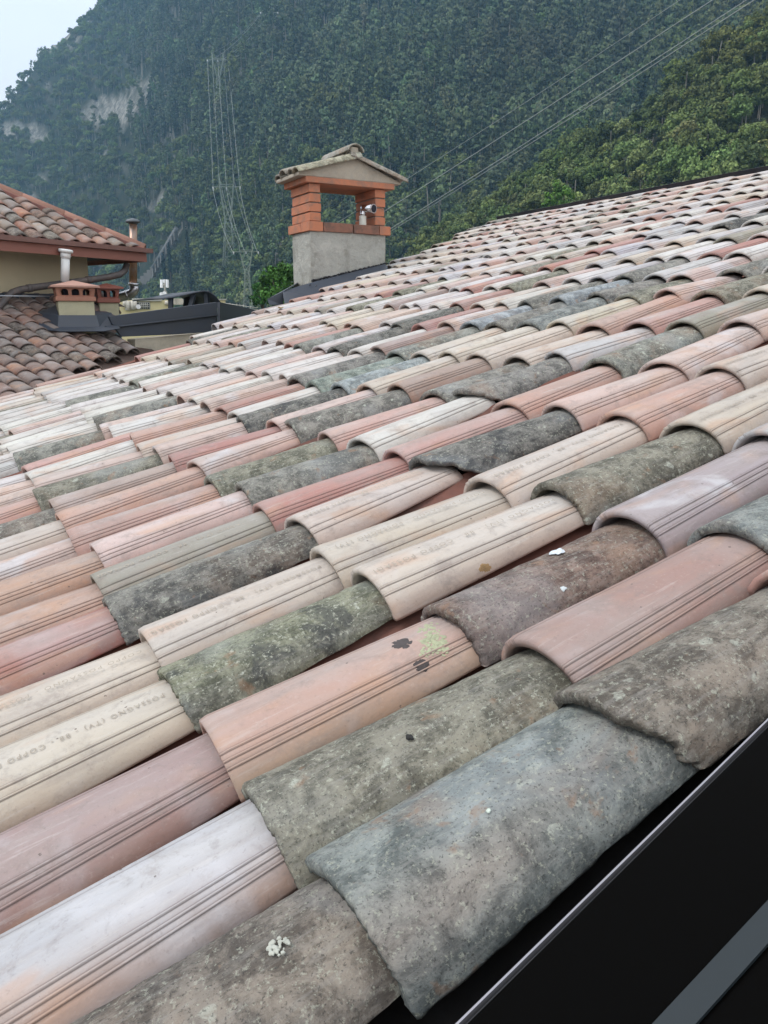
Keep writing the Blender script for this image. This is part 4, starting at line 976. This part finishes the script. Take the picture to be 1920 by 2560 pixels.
# antenna mast
am = G(413, 742, 1); an = empty('antenna_mast', tuple(am)); thing(an, 'antenna mast with two white panel antennas and small dishes on the yellow building', 'antenna'); ao = np.array(am)
g_ = lambda x, y, off=0: G(x, y, 1 + off) - ao
mb = MB(); mb.tube([g_(413, 750), g_(412, 698)], .06, 6); mb.tube([g_(404, 712), g_(420, 712)], .05, 6); mb.tube([g_(404, 742), g_(413, 722), g_(421, 742)], .04, 5); mb.build('pole', M_tr, an)
M_aw = simple('antenna_white', (.78, .80, .82), .4, var=.05)
for x, y in ((404, 709), (418, 709), (410, 703)):
    mb = MB(); a_, b_ = g_(x, y - 10 if x != 410 else y - 4, -.3), g_(x, y + 10 if x != 410 else y + 4, -.3); mb.tube([a_, b_], .085 if x != 410 else .06, 4, smooth=False); mb.build('panel_antenna', M_aw, an)
for x, y in ((404, 736), (411, 734)):
    mb = MB(); q = g_(x, y, -.3); mb.tube([q, q - nB * .12], .12, 16); mb.build('dish', M_aw, an)
# a low wall and roofs far down, hidden ground
M_gr = simple('valley_ground', (.06, .07, .045), .95, var=.5, scale=.05, dark=(.03, .04, .02), bump=0)
mb = MB(); mb.add([(-9000, -9000, -12), (9000, -9000, -12), (9000, 9000, -12), (-9000, 9000, -12)], [(0, 1, 2, 3)])
tag(mb.build('ground', M_gr), kind='structure')
#PART3
# ------------------------------------------------------------------ the wooded mountainside
def azel(x, y):
    r = ray(x, y); return math.atan2(r[0], r[1]), math.atan2(r[2], math.hypot(r[0], r[1]))
AZT = np.linspace(-1.4, 2.4, 400)
def px_of_az(a):                                      # picture column met by a bearing, monotone
    a0 = azel(960, 500)[0]; return 960 + F * np.tan(np.clip(a - a0, -1.3, 1.3)) * 1.02
def _el(pts):
    q = [azel(*p) for p in pts]; o_s = np.argsort([a for a, e in q]); return np.array([q[i][0] for i in o_s]), np.array([math.tan(q[i][1]) for i in o_s])
sky_x, sky_t = _el([(-900, 560), (-400, 420), (-150, 320), (0, 231), (35, 185), (75, 139), (95, 108), (100, 92), (127, 52), (150, 34), (168, 26), (174, 6), (200, 2), (226, 4), (246, -12), (330, -60), (500, -200), (800, -420), (2800, -420)])
sp_x, sp_t = _el([(300, 840), (700, 800), (960, 700), (1060, 610), (1134, 545), (1200, 510), (1260, 475), (1320, 420), (1365, 378), (1420, 352), (1490, 335), (1545, 325), (1600, 290), (1655, 237), (1712, 150), (1770, 98), (1850, 60), (1920, 25), (2300, -160), (2800, -260)])
def r0_of(px): return np.interp(px, [-900, 0, 300, 520, 700, 900, 1400, 1920, 2800], [760, 700, 560, 420, 340, 300, 270, 255, 240])
def terrain(az, r):
    """height of the ground at bearing az (rad) and distance r (m), arrays"""
    az = np.asarray(az, float); r = np.asarray(r, float); px = px_of_az(az)
    r0 = r0_of(px); x = r * np.sin(az); y = r * np.cos(az)
    warp = 1 + .05 * fbm(x / 90, y / 90, None, 3, 3)
    m = -12 + .80 * (r * warp - r0 + 12)
    m = m + 14 * fbm(x / 70, y / 70, None, 11, 4) * np.clip((r - r0) / 60, 0, 1)
    tk = (np.interp(az, sky_x, sky_t) - .012); top = tk * r
    rt = r0 * .8 / np.maximum(.8 - tk, .1) * 1.0
    rough = np.where(px < 300, 1, 0) * (3.0 * fbm(az * 160, az * 0, None, 21, 4))
    # above the skyline the ground falls away again
    cap = tk * rt + rough - .5 * np.maximum(r - rt, 0) + .72
    m = np.where(r > rt, np.minimum(m, cap), np.minimum(m, top + rough + .72))
    st = np.interp(az, sp_x, sp_t) - .02; rs_ = 215.
    zt_ = st * rs_; sl_ = np.where(r < rs_, (zt_ + 12) / 105. * (r - 110) - 12, zt_ - .55 * (r - rs_))
    sl_ = sl_ + 5 * fbm(x / 35, y / 35, None, 31, 4) * np.clip((r - 110) / 40, 0, 1) * np.clip((rs_ - r) / 60 + .3, .15, 1)
    return np.maximum(np.maximum(m, sl_), -12.5), (sl_ > m)
na, nr_ = 520, 260
az_ = np.linspace(R_(-32), R_(92), na); rr_ = np.geomspace(108, 2100, nr_)
AZ, RR = np.meshgrid(az_, rr_, indexing='ij'); Z, SPm = terrain(AZ, RR)
rockpts = [(300, 268, 75, 34, 1.15), (262, 292, 60, 26, 1.2), (365, 235, 50, 36, .9), (30, 325, 45, 26, 1.1), (90, 338, 55, 26, .9), (150, 50, 60, 60, 2.2), (195, 22, 50, 40, 2.2), (112, 100, 34, 40, 1.7), (1190, 235, 95, 45, .45), (1120, 345, 50, 30, .35), (705, 640, 55, 45, .8), (385, 530, 45, 50, .4), (60, 450, 70, 30, .6), (590, 100, 50, 30, .5), (690, 225, 50, 26, .5), (150, 145, 30, 14, .6), (800, 320, 60, 25, .3), (760, 560, 30, 30, .3)]
def pixv(Pw):
    c = (Pw - CAM) @ M.T; c2 = np.maximum(c[..., 2], .1); return 960 + F * c[..., 0] / c2, 1280 + F * c[..., 1] / c2
def rockmask(Pw, seed=5):
    X, Y = pixv(Pw); m = np.zeros(X.shape)
    n = fbm(Pw[..., 0] / 14, Pw[..., 1] / 14, Pw[..., 2] / 9, seed, 4)
    for (a, b, ra, rb, s_) in rockpts: m = np.maximum(m, s_ * np.clip(1.35 - np.sqrt(((X - a) / ra) ** 2 + ((Y - b) / rb) ** 2), 0, 1))
    return np.clip((m + 1.15 * n - .42) * 3, 0, 1)
Pw = np.stack([RR * np.sin(AZ), RR * np.cos(AZ), Z], -1)
rk = rockmask(Pw)
Pw[..., 2] += rk * 5 * fbm(Pw[..., 0] / 8, Pw[..., 1] / 8, None, 61, 3)
I = np.arange(na * nr_).reshape(na, nr_); Fq = np.stack([I[:-1, :-1], I[:-1, 1:], I[1:, 1:], I[1:, :-1]], -1).reshape(-1, 4)[:, ::-1]
colr = np.ones((na * nr_, 4)); colr[:, 0] = rk.ravel()
me = fastmesh('mountain', Pw.reshape(-1, 3), Fq, attrs={'rock': colr})
M_mt = mat('mountain_ground', rough=.95, spec=.2); N = NT(M_mt); P = N.pos()
a = N.attr('rock'); sp_ = N.n('ShaderNodeSeparateColor'); N.l(a.outputs['Color'], sp_.inputs[0])
g1 = N.noise(P, .12, 8, .7); g2 = N.noise(N.pos(None, (1, 1, .35)), .35, 8, .75)
gc = N.mix(N.ramp(g1, .4, .65), (.022, .036, .018), (.05, .052, .03)); rc = N.mix(N.ramp(g2, .38, .62), (.13, .13, .115), (.36, .35, .32))
N.l(N.mix(sp_.outputs[0], gc, rc), N.b.inputs['Base Color']); N.l(N.bump(g2, 1, 2.5), N.b.inputs['Normal'])
tag(link('mountain', me, None, M_mt), kind='structure')

# tree prototypes (kept out of the scene; they are only instanced)
def leafm(name):
    m = mat(name, rough=.85, spec=.2); N = NT(m); t = N.attr('tint', 'INSTANCER'); P = N.n('ShaderNodeTexCoord').outputs['Object']
    n1 = N.noise(P, .9, 3, .6); c = N.mix(N.ramp(n1, .35, .65), N.mix(.55, t.outputs['Color'], (.015, .025, .015)), t.outputs['Color'])
    N.l(c, N.b.inputs['Base Color']); return m
M_leaf = leafm('forest_leaves'); M_bark = simple('pale_bark', (.27, .25, .21), .9, var=.4, scale=1, bump=0)
def clumps(rs, centers, n, size, flat=.6, droop=0):
    """n leaf faces scattered round each centre (x, y, z, radius)"""
    V = []; Q = []
    for (cx, cy, cz, rad) in centers:
        for _ in range(n):
            d = rs.randn(3); d /= np.linalg.norm(d); p = np.array([cx, cy, cz]) + d * rad * rs.uniform(.55, 1.05) * np.array([1, 1, flat])
            a = rs.randn(3); dj = d + .28 * rs.randn(3); dj /= np.linalg.norm(dj); b = np.cross(a, dj); b /= np.linalg.norm(b) + 1e-9; a = np.cross(b, dj); s = size * rs.uniform(.6, 1.3)
            k = len(V); V += [p - a * s - b * s * .7, p + a * s * .6 - b * s, p + a * s + b * s * .6, p - a * s * .5 + b * s + d * s * .4]; Q.append((k, k + 1, k + 2, k + 3))
    return V, Q
def proto(name, V, Q, trunk):
    nb = len(V); mats_ = [0] * len(Q)
    for (p, q, r1, r2) in trunk:
        k = len(V); 
        for (c_, r_) in ((p, r1), (q, r2)):
            for i in range(5): V.append((c_[0] + r_ * math.cos(i * 1.2566), c_[1] + r_ * math.sin(i * 1.2566), c_[2]))
        for i in range(5): Q.append((k + i, k + (i + 1) % 5, k + 5 + (i + 1) % 5, k + 5 + i)); mats_.append(1)
    me = fastmesh(name, np.array(V), np.array(Q), smooth=False, matidx=mats_); me.materials.append(M_leaf); me.materials.append(M_bark)
    return bpy.data.objects.new(name, me)
pc = bpy.data.collections.new('tree_prototypes')
def add_proto(o, k): o.name = 'proto_%02d' % k; pc.objects.link(o)
rs = np.random.RandomState(4)
for k in range(3):                                    # tall pines: bare trunk, ragged layered crown
    cen = []; H_ = 15 + k
    for j in range(10):
        z = H_ * (.62 + .038 * j); rad = (1 - (j / 10) ** 1.6) * 2.6 + .4; a = rs.rand() * 6.28; cen.append((math.cos(a) * rad * .55, math.sin(a) * rad * .55, z, .75 + rad * .34))
    for j in range(4): a = rs.rand() * 6.28; cen.append((math.cos(a) * 1.6, math.sin(a) * 1.6, H_ * rs.uniform(.4, .55), .7))
    V, Q = clumps(rs, cen, 26, .36, .45); add_proto(proto('p', V, Q, [((0, 0, -2), (rs.randn() * .3, rs.randn() * .3, H_ * .93), .26, .12)]), k)
for k in range(4):                                    # rounded broadleaved trees with uneven crowns
    cen = []; H_ = 8.5 + k * .8; R0 = 3.2 + .3 * k
    for j in range(15):
        a = rs.rand() * 6.28; q = rs.rand() ** .5 * R0 * .8; z = H_ * .45 + (1 - (q / R0) ** 2) * H_ * .38 * rs.uniform(.45, 1.15); cen.append((math.cos(a) * q, math.sin(a) * q, z, rs.uniform(.8, 1.5)))
    V, Q = clumps(rs, cen, 44, .26, .8); add_proto(proto('b', V, Q, [((0, 0, -2), (.2, .1, H_ * .6), .22, .12)]), 3 + k)
V, Q = clumps(rs, [(rs.randn() * .9, rs.randn() * .9, 1 + rs.rand() * 1.2, 1.1) for _ in range(8)], 24, .26, .8); add_proto(proto('s', V, Q, []), 7)  # shrub

gt = bpy.data.node_groups.new('scatter_trees', 'GeometryNodeTree'); gt.interface.new_socket('Geometry', in_out='INPUT', socket_type='NodeSocketGeometry'); gt.interface.new_socket('Geometry', in_out='OUTPUT', socket_type='NodeSocketGeometry')
gi = gt.nodes.new('NodeGroupInput'); go = gt.nodes.new('NodeGroupOutput'); ip = gt.nodes.new('GeometryNodeInstanceOnPoints'); ci = gt.nodes.new('GeometryNodeCollectionInfo')
ci.inputs['Collection'].default_value = pc; ci.inputs['Separate Children'].default_value = True; ci.inputs['Reset Children'].default_value = True
def na_(name, t):
    n = gt.nodes.new('GeometryNodeInputNamedAttribute'); n.data_type = t; n.inputs['Name'].default_value = name; return n.outputs['Attribute']
gt.links.new(gi.outputs[0], ip.inputs['Points']); gt.links.new(ci.outputs[0], ip.inputs['Instance']); ip.inputs['Pick Instance'].default_value = True
gt.links.new(na_('pidx', 'INT'), ip.inputs['Instance Index']); gt.links.new(na_('rot', 'FLOAT_VECTOR'), ip.inputs['Rotation']); gt.links.new(na_('scl', 'FLOAT_VECTOR'), ip.inputs['Scale']); gt.links.new(ip.outputs[0], go.inputs[0])
def scatter(name, P, idx, scl, tint, label, cat):
    me = bpy.data.meshes.new(name); me.vertices.add(len(P)); me.vertices.foreach_set('co', np.asarray(P, np.float32).ravel())
    a = me.attributes.new('pidx', 'INT', 'POINT'); a.data.foreach_set('value', np.asarray(idx, np.int32))
    rs = np.random.RandomState(len(P)); rot = np.zeros((len(P), 3)); rot[:, 2] = rs.rand(len(P)) * 6.283; rot[:, :2] = rs.randn(len(P), 2) * .05
    a = me.attributes.new('rot', 'FLOAT_VECTOR', 'POINT'); a.data.foreach_set('vector', rot.astype(np.float32).ravel())
    a = me.attributes.new('scl', 'FLOAT_VECTOR', 'POINT'); a.data.foreach_set('vector', np.asarray(scl, np.float32).ravel())
    a = me.attributes.new('tint', 'FLOAT_COLOR', 'POINT'); a.data.foreach_set('color', np.asarray(tint, np.float32).ravel())
    me.materials.append(M_leaf); o = bpy.data.objects.new(name, me); C.objects.link(o); m = o.modifiers.new('trees', 'NODES'); m.node_group = gt
    return tag(o, label, cat, None, 'stuff')
rs = np.random.RandomState(12)
def field(n, az0, az1, ra, rb):
    az = rs.uniform(az0, az1, n); u = rs.rand(n); r = np.sqrt(ra ** 2 + (rb ** 2 - ra ** 2) * u); return az, r
azL, azR = azel(-260, 500)[0], azel(2180, 500)[0]
az, r = field(46000, azL, azR, 108, 1500)
# thin out with distance: spacing grows on the far side where crowns are a few pixels
z, sp = terrain(az, r); px = px_of_az(az)
Pt = np.stack([r * np.sin(az), r * np.cos(az), z], -1); X, Y = pixv(Pt)
keep = (z > -11.5) & (Y > -140) & (Y < 860) & (z / r < (np.interp(az, sky_x, sky_t) - .012) + .004)
az2, r2 = field(12000, azel(150, 500)[0], azR, 108, 520); z2, sp2 = terrain(az2, r2)
P2 = np.stack([r2 * np.sin(az2), r2 * np.cos(az2), z2], -1); X2, Y2 = pixv(P2); k2 = (z2 > -11.5) & (Y2 > -140) & (Y2 < 860)
Pt = np.concatenate([Pt[keep], P2[k2]]); sp = np.concatenate([sp[keep], sp2[k2]])
rk = rockmask(Pt); X, Y = pixv(Pt); rd = np.hypot(Pt[:, 0], Pt[:, 1])
k = rs.rand(len(Pt)) > rk * 1.1
# clearing for the penstock and the pylons
def segd(X, Y, a, b):
    a = np.array(a, float); b = np.array(b, float); d = b - a; t = np.clip(((X - a[0]) * d[0] + (Y - a[1]) * d[1]) / (d @ d), 0, 1); return np.hypot(X - a[0] - t * d[0], Y - a[1] - t * d[1])
k &= ~((segd(X, Y, (456, 600), (366, 728)) < 22) & ~sp)
for (a_, b_, c_) in ((474, 575, 716), (425, 610, 690), (411, 634, 710)): k &= ~((segd(X, Y, (a_, b_ + 30), (a_, c_ + 14)) < 15) & ~sp)
Pt = Pt[k]; sp = sp[k]; X = X[k]; Y = Y[k]; rd = rd[k]; n = len(Pt); print('trees', n)
nz = fbm(X / 90, Y / 60, None, 71, 4); nz2 = fbm(Pt[:, 0] / 25, Pt[:, 1] / 25, None, 72, 3)
# pines on the upper and middle slope, broadleaves below, on the spur and in the gullies
pine = (~sp) & (Y < 455 + 110 * nz + (X - 900) * .10) & (X > 330) & (rs.rand(n) < .82)
pine |= (~sp) & (X <= 330) & (rs.rand(n) < .07) | (~sp) & (X > 330) & (rs.rand(n) < .12)
idx = np.where(pine, rs.randint(0, 3, n), np.where(rs.rand(n) < .12, 7, rs.randint(3, 7, n)))
s = rs.uniform(.8, 1.5, n); s = np.where(sp, s * .60, s); s = np.where(X < 330, s * .85, s)
scl = np.stack([s * rs.uniform(.85, 1.15, n), s * rs.uniform(.85, 1.15, n), s * rs.uniform(.85, 1.2, n)], -1)
scl = np.where(pine[:, None], scl * np.array([.95, .95, 1.05]), scl)
base = np.where(pine[:, None], np.array([.125, .165, .085]), np.array([.165, .215, .07]))
tint = base * (1 + .5 * nz2[:, None]) * rs.uniform(.55, 1.4, (n, 1)) * (1 + rs.randn(n, 3) * .06)
zones = [(575, 235, 55, 50, (.17, .20, .04), .9), (520, 290, 60, 40, (.13, .16, .05), .7), (540, 262, 40, 50, (.15, .18, .045), .6), (640, 570, 70, 70, (.11, .15, .035), .7), (700, 520, 50, 50, (.11, .15, .04), .5), (820, 350, 70, 40, (.14, .15, .04), .5), (940, 350, 60, 50, (.11, .14, .04), .5), (640, 560, 60, 100, (.12, .15, .04), .5), (220, 460, 50, 40, (.12, .14, .045), .6),
         (1420, 480, 80, 60, (.10, .16, .035), .7), (1840, 170, 130, 90, (.15, .15, .035), .6), (1880, 60, 90, 80, (.15, .15, .04), .7), (1700, 230, 60, 60, (.13, .17, .04), .6), (1620, 330, 60, 60, (.10, .14, .04), .4), (1300, 230, 160, 90, (.085, .075, .045), .5), (1500, 210, 120, 80, (.08, .085, .045), .4), (350, 560, 60, 70, (.10, .12, .05), .4), (1780, 300, 120, 60, (.11, .12, .035), .5)]
for (a, b, ra, rb, c_, st) in zones:
    q = np.clip(1.3 - np.sqrt(((X - a) / ra) ** 2 + ((Y - b) / rb) ** 2), 0, 1) * min(1, st * 1.35) * (rs.rand(n) < .85); tint = tint * (1 - q[:, None]) + np.array(c_) * q[:, None] * rs.uniform(.7, 1.3, (n, 1))
T4 = np.ones((n, 4)); T4[:, :3] = np.clip(tint, .008, .4)
scatter('forest', Pt + np.array([0, 0, -.3]), idx, scl, T4, 'dense mixed forest of dark pines and broadleaved trees covering the steep mountainside', 'forest')

def ground_hit(x, y, rmin=112, spur=True):
    d = ray(x, y); h = np.hypot(d[0], d[1]); q = np.linspace(rmin, 1500, 6000); Z_, _s = terrain(np.full(6000, math.atan2(d[0], d[1])), q)
    zz = CAM[2] + d[2] / h * q; i = np.argmax(Z_ > zz)
    return CAM + d / h * q[i], q[i]

# cypresses standing out of the wood
def leafy(name, cen, n, size, color, seed, parent, flat=1.0, dark=None):
    rs = np.random.RandomState(seed); V, Q = clumps(rs, cen, n, size, flat); m = mat(name + '_mat', color, .85, 0, .2); N = NT(m)
    P = N.n('ShaderNodeTexCoord').outputs['Object']; c = N.mix(N.ramp(N.noise(P, 1.1, 4), .38, .62), tuple(v * .45 for v in color), tuple(v * 1.25 for v in color)); N.l(c, N.b.inputs['Base Color'])
    return link(name, fastmesh(name, np.array(V), np.array(Q), smooth=False), parent, m)
M_tr2 = simple('cypress_bark', (.12, .09, .07), .9)
CY = [(474, 703, 575, 1.0, 'tallest dark columnar cypress rising from the wood below the pylons'), (425, 668, 610, .8, 'slim dark cypress beside the penstock, between two others'), (411, 690, 634, .7, 'shortest dark cypress standing in front of the penstock')]
for i, (x, yb2, yt2, wd, lab) in enumerate(CY):
    B_, rr0 = ground_hit(x, yb2); B_ = CAM + (B_ - CAM) * .94; rr0 *= .94; h = rr0 * (yb2 - yt2) / F * 1.0
    t_ = empty('cypress_tree', tuple(B_)); thing(t_, lab, 'tree', 'cypresses beside the penstock')
    rs_ = np.random.RandomState(i); cen = []
    for j in range(26):
        f_ = j / 25; rad = (.10 + .95 * math.sin(math.pi * min(1, .12 + f_ * .9)) ** .8) * 1.45 * wd; cen.append((rs_.randn() * .15, rs_.randn() * .15, -2 + (h + 1) * f_, rad))
    leafy('crown', cen, 42, .30, (.016, .030, .018), 50 + i, t_); mb = MB(); mb.tube([(0, 0, -14), (0, 0, h * .3)], .22, 6); mb.build('trunk', M_tr2, t_)
# bright green trees that stand out
BT = [(700, 735, 655, (.07, .17, .035), 62, 'bright green leafy tree directly left of the big chimney base', 40.), (655, 745, 700, (.045, .13, .03), 34, 'small mid green bush below the bright green tree by the chimney', 42.), (1392, 520, 455, (.11, .22, .04), 40, 'light green tree behind the roof ridge, brightest on the hillside', 120.)]
for i, (x, yb2, yt2, col, wpx, lab, dist) in enumerate(BT):
    r_ = ray(x, yb2); T_ = CAM + r_ / np.hypot(r_[0], r_[1]) * dist; h = dist * (yb2 - yt2) / F; ht = T_[2] + h + 12; wd = dist * wpx / F
    t_ = empty('leafy_tree', (T_[0], T_[1], -12)); thing(t_, lab, 'tree', 'bright green trees below the mountain')
    rs_ = np.random.RandomState(20 + i); cen = []
    for j in range(34):
        a = rs_.rand() * 6.28; q = rs_.rand() ** .5 * wd * .8; cen.append((math.cos(a) * q, math.sin(a) * q, ht - h * .55 + h * .55 * rs_.uniform(-1.6, .62) * (1 - .3 * (q / wd) ** 2), wd * rs_.uniform(.16, .30)))
    leafy('crown', cen, 75, wd * .05, col, 70 + i, t_)
    mb = MB(); mb.tube([(0, 0, 0), (.1, .1, ht - h)], [wd * .1, wd * .05], 7)
    for j in range(5): a = j * 1.25; mb.tube([(0, 0, ht - h * 1.6), (math.cos(a) * wd * .5, math.sin(a) * wd * .5, ht - h * .6)], [wd * .04, wd * .015], 5)
    mb.build('trunk', M_tr2, t_)

# penstock pipes running down the slope with their stepped retaining walls
M_con = simple('grey_concrete', (.20, .19, .175), .9, var=.5, scale=.3, dark=(.10, .10, .09), bump=0)
M_pen = simple('grey_pipe_steel', (.15, .155, .155), .7, var=.4, scale=.4, bump=0)
g0, _ = ground_hit(452, 590); g1_, _ = ground_hit(392, 690)
for i, off in enumerate((-3., 3.0)):
    a_, b_ = g0.copy(), g1_.copy(); sdd = np.cross(b_ - a_, Z3); sdd /= np.linalg.norm(sdd); a_ += sdd * off + Z3 * 4.2; b_ += sdd * off + Z3 * 4.2
    mb = MB(); 
    mb.tube([(0, 0, 0), b_ - a_], 1.25, 12)
    o = mb.build('penstock_pipe', M_pen, None, origin=None); o.location = a_
    thing(o, ('left' if off * 1 > 0 else 'right') + ' hand one of two big grey pipes running down the wooded slope', 'pipe', 'penstock pipes on the mountainside')
    mb = MB()
    for k in range(9): f_ = (k + .5) / 9; c_ = (b_ - a_) * f_; mb.box(c_ - Z3 * 3.4, (1.0, 3.0, 5.0), np.stack([(b_ - a_) / np.linalg.norm(b_ - a_), sdd, Z3]))
    mb.build('saddle_supports', M_con, o)
mb = MB(); W0 = ground_hit(372, 690)[0]; 
rv_ = M[0] * (1, 1, 0); rv_ /= np.linalg.norm(rv_); fv_ = np.array([-rv_[1], rv_[0], 0])
for k in range(6):
    x = 352 + k * 8; y = 712 - k * 7.5; p = ground_hit(x, y)[0] - W0; mb.box(p + Z3 * 0, (3.4, 3, 7), np.stack([rv_, fv_, Z3]))
o = mb.build('retaining_wall', M_con); o.location = W0; thing(o, 'stepped grey retaining wall beside the foot of the big pipes', 'wall')

# ------------------------------------------------------------------ lattice pylons and power lines
M_gal = simple('galvanised_lattice', (.22, .26, .21), .6, .1, var=.3, scale=.4, bump=0)
M_ins = simple('insulator_white', (.62, .64, .64), .4, bump=0)
def pylon(xb, yb_, xt, yt, k_, label, wtop=54, dist=None):
    """foot at pixel (xb, yb), crossbar at (xt, yt)"""
    B_, rr0 = ground_hit(xb, yb_) if dist is None else (CAM + ray(xb, yb_) / np.hypot(*ray(xb, yb_)[:2]) * dist, dist)
    H_ = rr0 * (yb_ - yt) / F; wb = H_ * .085; ww = rr0 * wtop / F / 2; r = rr0 / F * .72
    o = empty('pylon', tuple(B_)); thing(o, label, 'pylon', 'lattice pylons climbing the mountain')
    yaw_ = math.atan2(M[0][1], M[0][0]); rv = np.array([math.cos(yaw_), math.sin(yaw_), 0]); fv = np.array([-rv[1], rv[0], 0])
    lev = [(0, wb), (.14, wb * .84), (.28, wb * .7), (.42, wb * .56), (.54, wb * .46), (.66, wb * .36)]
    mb = MB(); P = lambda f_, w_, i, j: rv * w_ * i + fv * w_ * j + Z3 * H_ * f_
    for q in range(len(lev) - 1):
        (f0, w0), (f1, w1) = lev[q], lev[q + 1]
        cs = [(-1, -1), (1, -1), (1, 1), (-1, 1)]
        for n in range(4):
            a_, b_ = cs[n], cs[(n + 1) % 4]
            mb.tube([P(f0, w0, *a_), P(f1, w1, *a_)], r * 1.15, 4, False, False); mb.tube([P(f0, w0, *a_), P(f1, w1, *b_)], r * .6, 3, False, False); mb.tube([P(f0, w0, *b_), P(f1, w1, *a_)], r * .6, 3, False, False); mb.tube([P(f1, w1, *a_), P(f1, w1, *b_)], r * .6, 3, False, False)
    mb.build('lattice_body', M_gal, o)
    mb = MB(); w5 = lev[-1][1]; wt = ww * .5
    for j in (-1, 1):
        for i in (-1, 1):
            prev = P(.66, w5, i, j)
            top_ = rv * wt * i * 1.05 + fv * w5 * .6 * j + Z3 * H_ * 1.0; mb.tube([prev, top_], r, 4, False, False)
            mid = prev + (top_ - prev) * .5; mb.tube([mid, P(.66, w5, -i, j)], r * .6, 3, False, False); mb.tube([mid, rv * 0 + fv * w5 * .6 * j + Z3 * H_ * .99], r * .5, 3, False, False)
            mb.tube([top_, top_ + Z3 * H_ * .10 + rv * i * wt * .02], r * .7, 3, False, False)
    mb.build('forked_head', M_gal, o)
    mb = MB()
    for j in (-1, 1): mb.tube([rv * -ww + fv * w5 * .3 * j + Z3 * H_ * .975, rv * ww + fv * w5 * .3 * j + Z3 * H_ * .975], r * .9, 4, False, False); mb.tube([rv * -wt + fv * w5 * .3 * j + Z3 * H_ * 1.0, rv * wt + fv * w5 * .3 * j + Z3 * H_ * 1.0], r * .8, 4, False, False)
    mb.build('crossarm', M_gal, o); tips = []
    for i in (-1, 0, 1):
        t0 = rv * ww * i + Z3 * H_ * .975; mb = MB(); mb.tube([t0 + Z3 * r, t0 - Z3 * H_ * .035], r * 2.1, 6); mb.build('insulator', M_ins, o); tips.append(B_ + t0 - Z3 * H_ * .035)
    for i in (-1, 1): tips.append(B_ + rv * wt * i * 1.07 + Z3 * H_ * 1.10)
    return tips
T1 = pylon(578, 712, 563, 490, 0, 'lattice pylon left of the chimney, its white insulators level with the eaves', 62)
T0 = pylon(622, 790, 622, 640, 0, 'lowest lattice pylon, its foot vanishing behind the roof edge', 58, dist=205)
T2 = pylon(551, 285, 549, 172, 0, 'middle lattice pylon in front of the yellow green patch of wood', 46)
T3 = pylon(676, 122, 670, 48, 0, 'upper lattice pylon just below the topmost one on the mountain', 38)
T4p = pylon(692, 72, 690, 8, 0, 'topmost lattice pylon at the upper edge of the mountain view', 32)
M_cab = simple('power_cable', (.30, .33, .33), .6, .1, var=.05, bump=0)
def cable(a, b, sag, wpx, label, group):
    a = np.array(a); b = np.array(b); mb = MB(); n = 14; pts = [a + (b - a) * t - Z3 * sag * 4 * t * (1 - t) for t in np.linspace(0, 1, n)]
    mb.tube([p - a for p in pts], [max(.012, np.linalg.norm(p - CAM) / F * wpx) for p in pts], 5); o = mb.build('power_cable', M_cab); o.location = a; thing(o, label, 'power cable', group)
for (U_, D__, txt) in ((T2, T1, 'steep power cable strung between the middle pylon and the one left of the chimney'), (T3, T2, 'power cable strung between the middle pylon and the upper pylon'), (T1, T0, 'power cable strung from the pylon left of the chimney to the lowest pylon')):
    for i in range(5): cable(U_[i], D__[i], 1.0 if txt[0] == 's' else 3, .34 if i < 3 else .22, txt, txt.replace('power cable', 'power cables'))
T_ = lambda x, y, d: CAM + ray(x, y) / np.hypot(*ray(x, y)[:2]) * d
RC = [((1760, -40), (830, 565), .55, 'thin faint power cable, uppermost of those crossing the wood on the right'), ((1850, -45), (700, 690), .9, 'power cable second from top of those crossing the wood on the right'), ((1935, -45), (760, 706), .9, 'upper cable of the close pair crossing the wood on the right'), ((1960, -48), (762, 710), 1.0, 'lower cable of the close pair crossing the wood on the right')]
for (a, b, wpx, lab) in RC: cable(T_(*a, 75), T_(*b, 128), .25, wpx, lab, 'power cables crossing in front of the wood')

# ------------------------------------------------------------------ the air
hz = bpy.data.meshes.new('haze'); mb = MB(); mb.box2((-1700, -400, -13), (2400, 2300, 760)); o = None
M_hz = bpy.data.materials.new('haze'); M_hz.use_nodes = True; t_ = M_hz.node_tree; t_.nodes.remove(t_.nodes['Principled BSDF'])
pv = t_.nodes.new('ShaderNodeVolumePrincipled'); pv.inputs['Density'].default_value = .00036; pv.inputs['Color'].default_value = (.34, .66, 1, 1); pv.inputs['Anisotropy'].default_value = .3
t_.links.new(pv.outputs[0], t_.nodes['Material Output'].inputs['Volume'])
o = mb.build('haze', M_hz); tag(o, 'pale blue haze filling the valley air', 'haze', None, 'stuff')
